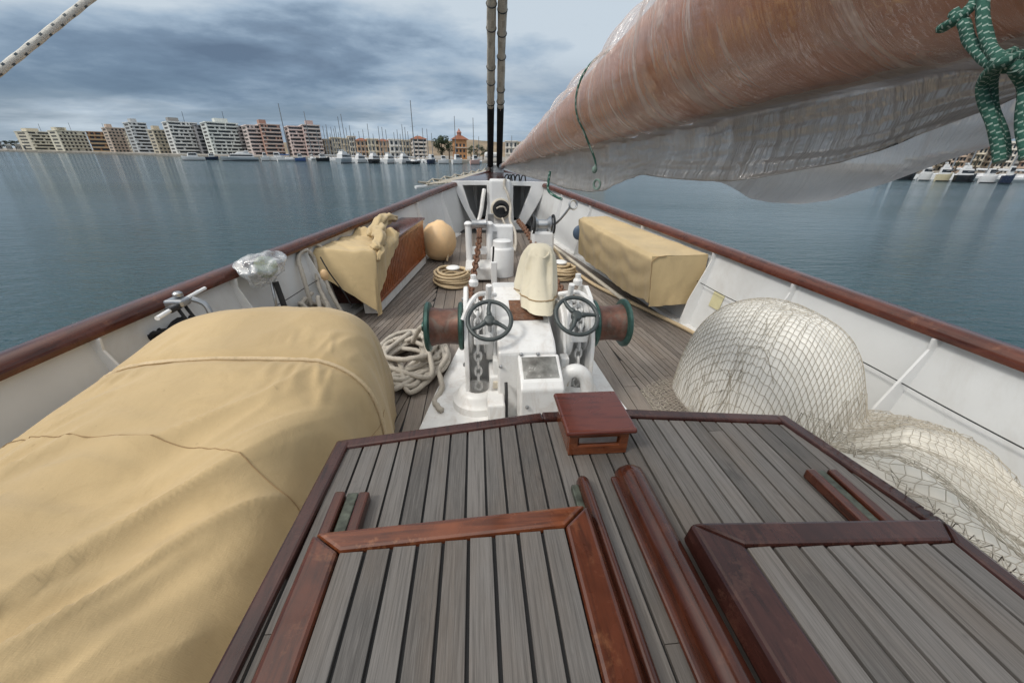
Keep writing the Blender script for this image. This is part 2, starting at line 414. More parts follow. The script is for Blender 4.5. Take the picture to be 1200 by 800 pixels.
# ------------------------------------------------------------------ water
def water_mat():
    t = MT('sea_water'); t.base((0.012, 0.046, 0.055)); t.rough(0.085); t.b.inputs['IOR'].default_value = 1.333
    n1 = t.noise(t.co((0.55, 1.5, 1)), 1.0, 3, 0.55, 0.3); n2 = t.noise(t.co((2.2, 5.0, 1)), 1.0, 4, 0.6, 0.4)
    n3 = t.noise(t.co((0.035, 0.09, 1)), 1.0, 2, 0.5)
    mp = t.co((9, 17, 1)); n4 = t.noise(mp, 1.0, 2, 0.5)
    h = t.add(t.add(t.mul(n1, 1.0), t.mul(n2, 0.62)), t.mul(n4, 0.12))
    patch = t.rng(n3, 0.35, 0.65, 0.45, 1.0)
    b = t.bump(t.mul(h, patch), 0.95, 0.19)
    return t.m
M['water'] = water_mat()
mb = MB(); mb.add([(-6000, -6000, WATER), (6000, -6000, WATER), (6000, 6000, WATER), (-6000, 6000, WATER)], [(0, 1, 2, 3)])
struct(mb.build('sea_water', M['water'], smooth=0))

# ------------------------------------------------------------------ hull lines
PORT = [(-2.5, -2.06), (0, -1.99), (1.44, -1.86), (1.88, -1.81), (2.39, -1.735), (3.22, -1.58), (4.08, -1.37), (4.99, -1.12), (6.33, -.72), (7.41, -.30), (8.3, .07), (9.0, .46)]
STBD = [(-2.5, 2.52), (0, 2.45), (1.22, 2.38), (1.55, 2.36), (2.02, 2.325), (3.05, 2.22), (4.06, 2.06), (5.55, 1.735), (6.6, 1.46), (7.52, 1.17), (8.57, .76), (9.0, .54)]
def _sm(tab):
    ys = np.linspace(-2.5, 9.0, 231); xs = np.interp(ys, [a for a, b in tab], [b for a, b in tab])
    for _ in range(14): xs[1:-1] = (xs[:-2]+2*xs[1:-1]+xs[2:])/4
    return lambda Y: float(np.interp(Y, ys, xs))
xport, xstbd = _sm(PORT), _sm(STBD)
def xr(side, Y): return xport(Y) if side < 0 else xstbd(Y)
def foot(side, Y): return xr(side, Y) - side*0.15       # inner foot of the bulwark at deck level
YS = [-2.5 + 11.5*i/92 for i in range(93)]

# main deck: black seams with individual planks, nibbed into straight centre planks
XC = 0.33; CW = 0.80
mb = MB()
rows = [(Y, foot(-1, Y), foot(1, Y)) for Y in YS if foot(1, Y)-foot(-1, Y) > 0.05]
vs = []; fs = []
for Y, a, b in rows:
    for k in range(9): vs.append((a+(b-a)*k/8, Y, zdeck(Y)-0.010))
for i in range(len(rows)-1):
    for k in range(8): fs.append((i*9+k, i*9+k+1, (i+1)*9+k+1, (i+1)*9+k))
mb.add(vs, fs, 1)
def plank(mb, L, Rr, ys, th=0.010):
    """plank between x-functions L and Rr along ys, cut into random lengths"""
    rnd = random.random; i = 0; n = len(ys)
    while i < n-1:
        j = min(n-1, i+random.randint(9, 20)); tone = rnd()
        seg = ys[i:j+1]; vs = []; fs = []
        g = 0.003
        for q, Y in enumerate(seg):
            yy = Y + (g if q == 0 else (-g if q == len(seg)-1 else 0)); z = zdeck(Y)
            vs += [(L(Y), yy, z-th), (L(Y), yy, z), (Rr(Y), yy, z), (Rr(Y), yy, z-th)]
        for q in range(len(seg)-1):
            a, b = q*4, q*4+4
            fs += [(a, b, b+1, a+1), (a+1, b+1, b+2, a+2), (a+2, b+2, b+3, a+3)]
        fs += [(0, 1, 2, 3), tuple(len(vs)-4+k for k in (3, 2, 1, 0))]
        mb.add(vs, fs, 0, tone); i = j
dy = [0.2+0.125*i for i in range(56)]
for k in range(15):                                       # centre planks
    w = 2*CW/15; x0 = XC-CW+k*w
    plank(mb, lambda Y, x0=x0: x0+0.003, lambda Y, x0=x0, w=w: x0+w-0.003, [Y for Y in dy if Y < 7.0])
for side in (-1, 1):                                      # side planks follow the covering board
    for k in range(30):
        o0 = 0.10+k*0.052; o1 = o0+0.046
        def clampx(x, side=side): return min(x, XC-CW-0.004) if side < 0 else max(x, XC+CW+0.004)
        A = lambda Y, o0=o0, side=side: clampx(foot(side, Y)-side*o0*1.04)
        B = lambda Y, o1=o1, side=side: clampx(foot(side, Y)-side*o1*1.04)
        ys = [Y for Y in dy if abs(A(Y)-B(Y)) > 0.006 and Y < 6.6]
        if len(ys) > 3: plank(mb, (A if side < 0 else B), (B if side < 0 else A), ys)
struct(mb.build('main_deck', [M['teak_deck'], M['caulk']], smooth=0))

# ------------------------------------------------------------------ bulwarks
def bulwark(side, label):
    t = thing('bulwark', label, 'bulwark', (xr(side, 2.0), 2.0, 0))
    mb = MB(); prof = []
    for Y in YS:
        x = xr(side, Y); f = foot(side, Y); zt = zrail(Y)-0.02; zb = zdeck(Y)
        half = min(0.03, abs(x-0.5)*0.9); half = max(half, 0.004)
        inn = x-side*half; out = x+side*half
        prof.append([(f, Y, zb-0.05), (f, Y, zb+0.02), (f+(inn-f)*0.30, Y, zb+(zt-zb)*0.30), (f+(inn-f)*0.66, Y, zb+(zt-zb)*0.66), (inn, Y, zt), (out, Y, zt),
                     (out-side*0.03, Y, zt-0.6), (out-side*0.16, Y, zt-1.3), (out-side*0.5*min(1, (9.05-Y)/3), Y, -2.3)])
    n = len(prof[0]); vs = [q for r in prof for q in r]; fs = []
    for i in range(len(prof)-1):
        for k in range(n-1):
            q = (i*n+k, i*n+k+1, (i+1)*n+k+1, (i+1)*n+k); fs.append(q if side > 0 else q[::-1])
    fs.append(tuple(range(n)))
    mb.add(vs, fs); mb.build('side_plating', M['bulwark'], t, smooth=50)
    # rounded mahogany cap rail
    mb = MB(); cs = [(-.074, 0), (-.074, .028), (-.058, .052), (-.026, .064), (.026, .064), (.058, .052), (.074, .028), (.074, 0)]
    vs = []; fs = []; ys = [Y for Y in YS if Y <= 8.9]
    for Y in ys:
        sc = 1.0 if Y < 7 else 1-0.35*(Y-7)/2
        for (a, b) in cs: vs.append((xr(side, Y)+a*sc, Y, zrail(Y)-0.02+b*sc))
    m = len(cs)
    for i in range(len(ys)-1):
        for k in range(m): fs.append((i*m+k, i*m+(k+1) % m, (i+1)*m+(k+1) % m, (i+1)*m+k))
    fs += [tuple(range(m)), tuple((len(ys)-1)*m+k for k in range(m-1, -1, -1))]
    mb.add(vs, fs); mb.build('cap_rail', M['rail'], t, smooth=60)
    # white covering board along the foot
    mb = MB(); vs = []; fs = []
    ys = [Y for Y in YS if Y < 6.9]
    for Y in ys:
        f = foot(side, Y); z = zdeck(Y)
        vs += [(f+side*0.01, Y, z+0.004), (f+side*0.01, Y, z+0.022), (f-side*0.085, Y, z+0.022), (f-side*0.098, Y, z-0.006)]
    for i in range(len(ys)-1):
        for k in range(3):
            q = (i*4+k, i*4+k+1, (i+1)*4+k+1, (i+1)*4+k); fs.append(q if side < 0 else q[::-1])
    mb.add(vs, fs); mb.build('covering_board', M['white_worn'], t, smooth=40)
    # triangular frame brackets
    for Y in ((-.3, .62, 1.50, 2.36, 3.2, 4.35, 5.6, 6.5) if side > 0 else (-.2, .8, 1.72, 2.6, 3.4, 4.6, 5.75, 6.6)):
        f = foot(side, Y); x = xr(side, Y)-side*0.03; zb = zdeck(Y)+0.02; zt = zrail(Y)-0.022
        mb = MB(); mb.prism([(f+side*.02, Y, zb), (f-side*0.105, Y, zb), (f-side*0.06, Y, zb+0.25), (x-side*0.045, Y, zt-.06), (x-side*0.055, Y, zt), (x+side*.01, Y, zt)], (0, 0.012, 0))
        mb.build('frame_bracket', M['white'], t, smooth=0)
    # thin wire run along the plating
    ys = [-1.5+0.4*i for i in range(14)]
    pts = [(foot(side, Y)+(xr(side, Y)-side*.03-foot(side, Y))*0.6-side*(0.055 if i % 2 else .05), Y, zdeck(Y)+(zrail(Y)-zdeck(Y))*0.6-0.012*math.sin(i*1.3)) for i, Y in enumerate(ys)]
    MB().tube(spline(pts, 4), 0.0035, 5).build('guard_wire', M['dark'], t)
    return t
bulwark(-1, 'white bulwark with mahogany cap rail behind the large tan boat cover')
bulwark(1, 'white bulwark with mahogany cap rail behind the netted white bundle')

# small faded notice on the plating behind the cloth-covered bench
p = at_z(835, 336, 0.42); Y0 = 3.02
def platept(Y, q, off=0.004): 
    f = foot(1, Y); zb = zdeck(Y)+.02; zt = zrail(Y)-.02; return V((f+(xstbd(Y)-.03-f)*q-off, Y, zb+(zt-zb)*q))
mb = MB(); mb.hexa([platept(2.93, .36), platept(3.06, .36), platept(3.06, .56), platept(2.93, .56)], [platept(2.93, .36, .007), platept(3.06, .36, .007), platept(3.06, .56, .007), platept(2.93, .56, .007)])
o = mb.build('notice_sticker', M['label_paper'], smooth=0); tag(o, 'small square faded yellow notice stuck on the white bulwark near the cloth-covered bench', 'sticker')

# ------------------------------------------------------------------ bow frame
YB = 7.2
t = thing('bow_frame', 'white bow frame with two three-sided openings and a post where the bulwarks meet', 'bow frame', (0.44, YB, 0.2))
def bf(L): return [(x, YB, z) for x, z in L]
mb = MB()
mb.ringplate(bf([(-.42, 1.075), (.26, 1.085), (.26, .60), (.26, .20), (.02, .20), (-.20, .60)]), bf([(-.215, 1.005), (.205, 1.01), (.215, .70), (.16, .36), (.045, .36), (-.10, .62)]), (0, .10, 0))
mb.ringplate(bf([(.62, 1.085), (1.33, 1.075), (1.12, .66), (.84, .20), (.62, .20), (.62, .60)]), bf([(.68, 1.01), (1.00, 1.005), (.97, .90), (.78, .42), (.70, .40), (.68, .70)]), (0, .10, 0))
mb.build('frame_plate', M['white'], t, smooth=0, bevel=0.018)
MB().box((.43, YB-.07, .64), (.36, .30, .96)).build('post', M['white'], t, smooth=0, bevel=0.035)
mb = MB(); mb.hexa([(-.40, YB+.02, 1.035), (1.30, YB+.02, 1.035), (.62, 8.75, 1.14), (.42, 8.75, 1.14)], [(-.40, YB+.02, 1.082), (1.30, YB+.02, 1.082), (.62, 8.75, 1.185), (.42, 8.75, 1.185)])
mb.build('foredeck_planking', M['mahog_dark'], t, smooth=0, bevel=0.006)
mb = MB()
for (x, dx) in ((-.02, .02), (.95, -.02)): mb.tube([(x, 7.95, .25), (x+dx, 7.9, 1.05)], .05, 8)
mb.build('inner_rib', M['white_worn'], t)
mb = MB(); mb.tube(spline([(.16, 7.16, .95), (.13, 7.1, .8), (.10, 7.05, .62), (.05, 7.0, .45), (-.02, 6.9, .34)], 6), .035, 8)
mb.build('pipe', M['white_worn'], t)
MB().box((.26, 6.83, .50), (.10, .03, .16)).build('grey_panel', M['steel'], t, smooth=0, bevel=.006)

t = thing('mooring_reel', 'round dark roller fairlead set in the white bow post', 'fairlead', (.44, 6.95, .64))
MB().torus((.44, 6.955, .64), .150, .032, (0, -1, .08), 32, 10).build('ring', M['cream'], t)
MB().lathe([(.148, 0), (.148, .05), (.10, .055), (.10, .02), (0.03, .02), (.03, .07), (0, .07)], (.445, 6.97, .64), (0, -1, .08), 28).build('drum', M['dark'], t)
mb = MB(); mb.tube(spline([(.36, 6.88, .66), (.42, 6.87, .69), (.50, 6.88, .68), (.53, 6.88, .62)], 5), .014, 7); mb.build('rope_turn', M['rope_grey'], t)

# ------------------------------------------------------------------ deckhouse
ZR = 0.58
t = deckhouse = thing('deckhouse', 'low deckhouse roof of grey teak planks with a mahogany border in the foreground', 'deckhouse', (.35, .3, 0))
FX = [(-.482, 1.075), (.20, 1.155), (.56, 1.155), (1.165, 1.075)]     # front edge
def fronty(x): return float(np.interp(x, [a for a, b in FX], [b for a, b in FX]))
YA = -1.6
mb = MB()
mb.hexa([(-.545, YA, .03), (1.235, YA, .03), (1.14, 1.03, .03), (.56, 1.11, .03), (.20, 1.11, .03), (-.455, 1.03, .03)], [(-.545, YA, ZR-.028), (1.235, YA, ZR-.028), (1.14, 1.03, ZR-.028), (.56, 1.11, ZR-.028), (.20, 1.11, ZR-.028), (-.455, 1.03, ZR-.028)])
mb.build('side_wall', M['white'], t, smooth=0)
mb = MB()
mb.hexa([(-.53, YA+.02, ZR-.024), (1.22, YA+.02, ZR-.024), (1.13, 1.03, ZR-.024), (.56, 1.11, ZR-.024), (.20, 1.11, ZR-.024), (-.45, 1.03, ZR-.024)], [(-.53, YA+.02, ZR-.010), (1.22, YA+.02, ZR-.010), (1.13, 1.03, ZR-.010), (.56, 1.11, ZR-.010), (.20, 1.11, ZR-.010), (-.45, 1.03, ZR-.010)], 1)
w = 0.0585; nx = 32; x0 = -.5755
def trimL(y): return float(np.interp(y, [YA, 1.05], [-.580, -.493]))+.040
def trimR(y): return float(np.interp(y, [YA, .62, 1.085], [1.30, 1.265, 1.175]))-.042
for k in range(nx):
    a = x0+k*w+.0037+random.uniform(-.0005, .0005); b = x0+k*w+w-.0037
    if a > 1.26: break
    yb = fronty((a+b)/2)-.042
    if a < -.45: yb = min(yb, 1.03)
    if b > 1.13: yb = min(yb, 1.03+(1.13-b)*2.0)
    yy = YA+.03; cuts = [yy]
    while yy < yb: yy = min(yb, yy+random.uniform(1.1, 2.2)); cuts.append(yy)
    for y1, y2 in zip(cuts[:-1], cuts[1:]):
        ya2 = fronty(a)-.042 if y2 == yb else y2-.002; yb2 = fronty(b)-.042 if y2 == yb else y2-.002
        tn = random.random(); nn = 6
        for s in range(nn):
            f0, f1 = s/nn, (s+1)/nn; qa = y1+(ya2-y1)*f0; qb = y1+(yb2-y1)*f0; ra = y1+(ya2-y1)*f1; rb = y1+(yb2-y1)*f1
            P4 = []
            for (xx, yy_) in ((a, qa), (b, qb), (b, rb), (a, ra)): P4.append((min(max(xx, trimL(yy_)), trimR(yy_)), yy_))
            if P4[1][0]-P4[0][0] < .002 and P4[2][0]-P4[3][0] < .002: continue
            mb.hexa([(x_, y_, ZR-.010) for x_, y_ in P4], [(x_, y_, ZR) for x_, y_ in P4], 0, tn)
mb.build('roof_planking', [M['teak'], M['caulk']], t, smooth=0)
# mahogany border
def strip(P, width, z0, z1, name, mat, par, bev=.008):
    for i in range(len(P)-1):
        a, b = V(P[i]), V(P[i+1]); d = (b-a).normalized(); nrm = V((-d.y, d.x))
        mb = MB()
        e0 = d*0.0; e1 = d*0.0
        q = [a-e0, b+e1, b+e1-nrm*width, a-e0-nrm*width]
        mb.hexa([(v.x, v.y, z0) for v in reversed(q)], [(v.x, v.y, z1) for v in reversed(q)])
        mb.build(name, mat, par, smooth=0, bevel=bev)
strip([(-.580, YA), (-.493, 1.05)], .046, ZR-.06, ZR+.013, 'edge_trim', M['mahog_dark'], t)
strip([(-.496, 1.055), (.232, 1.165)], .045, ZR-.06, ZR+.010, 'edge_trim', M['mahog_dark'], t)
strip([(.234, 1.165), (.56, 1.165)], .045, ZR-.06, ZR+.012, 'edge_trim', M['mahog_dark'], t)
strip([(.562, 1.165), (1.172, 1.085)], .045, ZR-.06, ZR+.010, 'edge_trim', M['mahog_dark'], t)
strip([(1.175, 1.085), (1.265, .62), (1.30, YA)], .048, ZR-.06, ZR+.013, 'edge_trim', M['mahog_dark'], t)
# runners the sliding hatches travel on
def runner(x, wdt, y1, h, parts):
    o = None
    if parts == 'block':
        mb = MB(); mb.box((x, (y1+YA)/2, ZR+h/2), (wdt, y1-YA-.02, h)); o = mb.build('runner', M['mahog_ridge'], t, smooth=0, bevel=.006)
    if parts == 'ridge':
        cs = [(-.5, 0), (-.5, .45), (-.36, .82), (-.12, 1.0), (.12, 1.0), (.36, .82), (.5, .45), (.5, 0)]
        vs = []; fs = []; ys = [YA+.05, -.5, y1-.05, y1-.02, y1-.004, y1]
        for i, Y in enumerate(ys):
            s = (1, 1, 1, .93, .72, .25)[i]
            for (a, b) in cs: vs.append((x+a*wdt*(1 if i < 4 else (.93 if i == 4 else .7)), Y, ZR-.002+b*h*s))
        n = len(cs)
        for i in range(len(ys)-1):
            for k in range(n): fs.append((i*n+k, i*n+(k+1) % n, (i+1)*n+(k+1) % n, (i+1)*n+k))
        fs += [tuple(range(n)), tuple((len(ys)-1)*n+k for k in range(n-1, -1, -1))]
        mb = MB(); mb.add(vs, fs); o = mb.build('runner', M['mahog_ridge'], t, smooth=50)
    return o
runner(.452, .084, .842, .062, 'ridge')
runner(.448, .112, .832, .016, 'block')
runner(.300, .036, .815, .052, 'ridge')
for (x, y1, sgn) in ((-.402, .818, 1), (1.02, .800, 1)):
    for dx in (0, .068): runner(x+dx, .030, y1-(.0 if dx == 0 else .006), .034, 'block')
    MB().box((x+.034, (y1+YA)/2, ZR+.014), (.030, y1-YA-.02, .02)).build('track', M['bronze'], t, smooth=0, bevel=.003)
MB().box((.272, (.80+YA)/2, ZR+.014), (.022, .80-YA-.02, .02)).build('track', M['bronze'], t, smooth=0, bevel=.003)

# ------------------------------------------------------------------ sliding hatches
def hatch(label, xo0, xo1, xi0, xi1, yo, yi, matf, matl, matr, ztop=.662, base=.60, yo_r=None, skl=.02, skr=.02):
    yo_r = yo if yo_r is None else yo_r
    t = thing('sliding_hatch', label, 'hatch', ((xo0+xo1)/2, -.3, ZR)); ya = -1.45
    def bar(q, name, mat, slope=None):
        vs_b = [V((x, y, base)) for x, y in q]; vs_t = [V((x, y, ztop)) for x, y in q]
        if slope:
            for i, d in slope.items(): vs_b[i].x += d
        mb = MB(); mb.hexa(vs_b, vs_t); return mb.build(name, mat, t, smooth=0, bevel=.009)
    g = .0012
    bar([(xo0, yo-g), (xi0, yi-g), (xi1, yi-g+(yo_r-yo)), (xo1, yo_r-g)][::1] if False else [(xo0+g, yo), (xi0+g, yi), (xi1-g, yi+(yo_r-yo)*.8), (xo1-g, yo_r)], 'front_frame', matf)
    bar([(xo0, ya), (xi0, ya), (xi0, yi-g), (xo0, yo-g)], 'side_frame', matl, {0: -skl, 3: -skl})
    bar([(xi1, ya), (xo1, ya), (xo1, yo_r-g), (xi1, yi+(yo_r-yo)*.8-g)], 'side_frame', matr, {1: skr, 2: skr})
    mb = MB(); mb.box(((xi0+xi1)/2, (yi+ya)/2, ztop-.026), (xi1-xi0, yi-ya+.04, .02), mat=1)
    n = round((xi1-xi0)/.0605); w = (xi1-xi0)/n
    for k in range(n):
        a = xi0+k*w+.0041+random.uniform(-.0005, .0005); b = xi0+(k+1)*w-.0041
        y1 = yi+(yo_r-yo)*.8*((a+b)/2-xi0)/(xi1-xi0)-.004
        mb.hexa([(a, ya, ztop-.016), (b, ya, ztop-.016), (b, y1, ztop-.016), (a, y1, ztop-.016)], [(a, ya, ztop-.004), (b, ya, ztop-.004), (b, y1, ztop-.004), (a, y1, ztop-.004)], 0, random.random())
    mb.build('planking', [M['teak'], M['caulk']], t, smooth=0, bevel=.0013)
    return t
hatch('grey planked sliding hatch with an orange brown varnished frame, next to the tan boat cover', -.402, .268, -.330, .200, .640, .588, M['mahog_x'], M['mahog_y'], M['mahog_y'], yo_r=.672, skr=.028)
hatch('grey planked sliding hatch with a dark purplish frame, next to the net', .515, 1.165, .611, 1.125, .598, .530, M['mahog_dark'], M['mahog_dark'], M['mahog_dark'], yo_r=.560, skl=.012)

# ------------------------------------------------------------------ small vent box on the roof
t = thing('vent_box', 'small mahogany box with a red lid and slotted front on the deckhouse roof', 'vent box', (.385, 1.03, ZR))
mb = MB(); X0, X1, Y0, Y1 = .285, .485, .935, 1.12
z0, z1 = ZR+.001, ZR+.095
mb.hexa([(X0, Y0+.012, z0), (X1, Y0+.012, z0), (X1, Y1, z0), (X0, Y1, z0)], [(X0, Y0+.012, z1), (X1, Y0+.012, z1), (X1, Y1, z1), (X0, Y1, z1)])
mb.build('body', M['mahog_x'], t, smooth=0, bevel=.004)
mb = MB(); mb.ringplate([(X0, Y0+.011, z0), (X1, Y0+.011, z0), (X1, Y0+.011, z1), (X0, Y0+.011, z1)], [(X0+.03, Y0+.011, z0+.038), (X1-.03, Y0+.011, z0+.038), (X1-.03, Y0+.011, z1-.022), (X0+.03, Y0+.011, z1-.022)], (0, -.014, 0))
mb.build('slotted_front', M['mahog_x'], t, smooth=0, bevel=.003)
MB().box(((X0+X1)/2, Y0+.009, z0+.056), (.128, .003, .03)).build('slot_screen', M['steel'], t, smooth=0)
mb = MB(); mb.hexa([(X0-.018, Y0-.022, z1+.001), (X1+.018, Y0-.022, z1+.001), (X1+.018, Y1+.02, z1+.001), (X0-.018, Y1+.02, z1+.001)], [(X0-.016, Y0-.020, z1+.020), (X1+.016, Y0-.020, z1+.020), (X1+.016, Y1+.018, z1+.020), (X0-.016, Y1+.018, z1+.020)])
mb.build('lid', M['mahog_lid'], t, smooth=0, bevel=.007)

# ------------------------------------------------------------------ tan cover over the boat stowed on deck
def ss(x, p): return math.copysign(abs(x)**p, x)
_rg = random.Random(21); RIDGES = []
for _k in range(34):
    _x, _y = _rg.uniform(-1.55, -.62), _rg.uniform(-.6, 1.35); _a = math.atan2(-.83, -.55)+_rg.uniform(-.38, .38); _L = _rg.uniform(.25, .75)
    RIDGES.append((_x, _y, math.cos(_a), math.sin(_a), _L, _rg.uniform(.010, .026), _rg.choice((-1, 1, 1))*_rg.uniform(.006, .017), _rg.uniform(-.25, .25)))
for _k in range(16):                        # short gathers running away from the lashing line
    _x = -1.5+.06*_k+_rg.uniform(-.02, .02); _a = math.radians(-90+_rg.uniform(-18, 18)); RIDGES.append((_x, 1.44, math.cos(_a), math.sin(_a), _rg.uniform(.12, .3), _rg.uniform(.008, .016), _rg.uniform(.004, .010), 0))
    _a = math.radians(90+_rg.uniform(-15, 15)); RIDGES.append((_x+.03, 1.50, math.cos(_a), math.sin(_a), _rg.uniform(.08, .2), _rg.uniform(.008, .014), _rg.uniform(.003, .007), 0))
def creases(x, y):
    z = 0.0
    for (a, b, dx, dy, L, w, h, cv) in RIDGES:
        px, py = x-a, y-b; s = px*dx+py*dy
        if s < 0 or s > L: continue
        q = s/L; d = px*dy-py*dx-cv*L*q*q
        ww = w*(.7+1.2*q)
        if abs(d) < 3*ww: z += h*math.sin(math.pi*min(1, q*1.0))**.7*(math.exp(-(d/ww)**2)-.45*math.exp(-((d-1.6*ww)/ww)**2))
    return z
def cov(u, v):
    """u along (0 front .. 1 aft), v across (0 bulwark foot .. 1 deckhouse foot)"""
    yf = 2.20
    Y = yf - 3.6*(u**1.25)
    xl = -1.70+0.06*max(0, Y-1.2); xrr = float(np.interp(Y, [-1.5, .9, 1.12, 1.45, 1.75, 2.2], [-.61, -.565, -.53, -.455, -.495, -.56]))
    h = float(np.interp(Y, [-1.5, -.4, .3, .8, 1.15, 1.45, 1.8, 2.05, 2.2], [.46, .50, .56, .605, .66, .72, .775, .765, .745]))
    q = max(0.0, (Y-1.72)/(yf-1.72)); g = (1-q**3.2)**(1/2.2) if q < 1 else 0.0
    th = math.pi*(1-v); ex = .42
    xc = (xl+xrr)/2; a = (xrr-xl)/2*(0.90+0.10*g)
    cx = ss(math.cos(th), ex); cz = ss(math.sin(th), .50)
    # the bulwark side slopes down more gently
    x = xc+a*cx; tilt = 0.0
    z = h*g*cz*(1-0.10*max(0, -cx)**2) + (.0)
    # low bulges of what lies beneath, aft of the lashing
    k = max(0.0, min(1.0, (1.40-Y)/.5))
    z += k*cz*(.055*math.exp(-((x+1.15)/.25)**2-((Y-.55)/.28)**2) - .06*math.exp(-((x+.85)/.22)**2-((Y-.75)/.30)**2) + .045*math.exp(-((x+.78)/.2)**2-((Y+.05)/.4)**2))
    # drape folds running down from the shoulder
    al = x*.55+Y*.83; pe = x*.83-Y*.55
    f = (1-abs(noise.noise(V((pe*5.2+.6*noise.noise(V((x*2, Y*2, 5))), al*.9, 3.7))))*2)
    f2 = (1-abs(noise.noise(V((pe*11.0, al*1.8, 9.1))))*2)
    fl = noise.noise(V((x*2.1, Y*2.1, 1.3)))
    amp = (.25+.75*k)
    f3 = (1-abs(noise.noise(V((pe*2.6+.4, al*.55, 6.6))))*2.2)
    z += cz**.6*(.034*amp*f*abs(f) + .013*amp*f2*abs(f2) + .040*fl*k + .030*k*f3)
    z += creases(x, Y)*cz**.5
    # vertical drape folds on the sides
    sd = max(0.0, abs(cx)-.86)/.14
    x += math.copysign(1, cx)*sd*(.030*noise.noise(V((Y*7, z*1.5, 2.2)))+.012*noise.noise(V((Y*17, z*1.2, 5.2))))
    # waist of the lashing line
    lash = math.exp(-((Y-ylash(x))/.028)**2); z -= .016*lash*cz
    return V((x, Y, max(.004, z)))
def ylash(x): return 1.47-.03*math.sin((x+1.6)*2.2)
t = thing('boat_cover', 'large rumpled tan canvas cover lashed over a stowed boat beside the deckhouse', 'canvas cover', (-1.05, .6, 0))
cm_ = MB().grid(cov, 300, 190); COVT = BVHTree.FromPolygons([tuple(q) for q in cm_.v], cm_.f); cm_.build('canvas', M['tan'], t, smooth=180)
def on_cover(Yt, v):
    lo, hi = 0.0, 1.0
    for _ in range(30):
        m = (lo+hi)/2
        if cov(m, v).y > Yt: lo = m
        else: hi = m
    return cov((lo+hi)/2, v)
pts = []
for i in range(61):
    v = .03+.94*i/60; q = on_cover(1.47, v); q = on_cover(ylash(q.x), v); c0 = V((-1.05, q.y, .2)); pts.append(q+(q-c0).normalized()*.006)
MB().tube(pts, .0085, 7, twist=40, lobe=.12).build('lashing_line', M['rope_tan'], t)
def seamline(path, r=.0019):
    pts = []
    for q in spline([(a, b, 0) for a, b in path], 26):
        w = on_cover(q.x, q.y); c0 = V((-1.05, w.y, .2)); pts.append(w+(w-c0).normalized()*.005)
    for _ in range(60): pts[1:-1] = [(pts[i-1]+pts[i]*2+pts[i+1])/4 for i in range(1, len(pts)-1)]
    P2 = []
    for q in pts:
        c0 = V((-1.05, q.y, .15)); d = (q-c0).normalized(); hit = COVT.ray_cast(c0+d*1.6, -d)
        P2.append(hit[0]+d*.0008 if hit[0] is not None else q)
    pts = P2
    return MB().tube(pts, r, 5).build('seam', M['seam'], t)
seamline([(1.55, .93), (1.2, .92), (.9, .90), (.55, .885), (.1, .875), (-.6, .87)])
seamline([(.90, .97), (.90, .90), (.90, .78), (.95, .62), (1.04, .47), (1.08, .36), (.92, .27), (.74, .18), (.62, .08), (.60, .02)])

# ------------------------------------------------------------------ white bundle under a net
M['netpile'] = canvas('bunched_net_layers', (0.66, 0.63, 0.56), .4, (.50, .46, .38))
def bundleH(x, y):
    x = np.asarray(x, float); y = np.asarray(y, float)
    rx = np.abs((x-1.735-.10*(1.8-y))/.365); ry = np.abs((y-1.84)/.50)
    m = np.clip(1-(rx**2.6+ry**2.6), 0, None)**(1/2.3)*.735
    edge = np.clip((x-1.105)/.01, 0, 1)*np.clip((2.26-x)/.12, 0, 1)*np.clip((1.44-y-.35*np.clip(1.75-x,0,.5)+.75*np.clip(x-1.70,0,.42))/.42, 0, 1)**.6
    tl = (.575-.27*np.clip((x-1.30)/.8, 0, 1)+.045*np.sin(5.5*x+2.1*y)+.03*np.sin(9*y-4*x))*edge; wq = np.clip((1.40-x)/.14, 0, 1)*np.clip((1.18-y)/.12, 0, 1); wq = wq*wq*(3-2*wq); tl = tl*(1-wq)+wq*.54
    h = np.maximum(m, tl); h = (h+np.clip(.26-np.abs(m-tl), 0, None)**2/1.04)*np.clip(h/.06, 0, 1)
    al = x*.75-y*.66; pe = x*.66+y*.75
    fold = np.sin(pe*17+2.2*np.sin(al*3.1)+1.2*np.sin(x*7))*.5+np.sin(pe*31+1.7*np.sin(al*4.3+1))*.25
    wgt = np.clip((1.95-y)/.5, 0.25, 1)
    return np.where(h > .02, np.clip(h+.026*fold*wgt*np.clip(h/.2, 0, 1), 0, None), 0)
nx, ny = 150, 260
gx = np.linspace(1.10, 2.30, nx+1); gy = np.linspace(-.35, 2.45, ny+1)
HG = bundleH(gx[:, None], gy[None, :])
mb = MB(); mb.grid(lambda u, v: V((gx[round(u*nx)], gy[round(v*ny)], HG[round(u*nx), round(v*ny)])), nx, ny, keep=lambda i, j: HG[i:i+2, j:j+2].max() > .015)
mb.m = [1 if sum(mb.v[q].y for q in f)/4+.25*(mb.v[f[0]].x-1.6) < 1.33 else 0 for f in mb.f]
tag(mb.build('tarp_bundle', [M['tarp'], M['netpile']], smooth=180), 'tall bundle wrapped in a white tarp under the fishing net', 'tarp bundle')
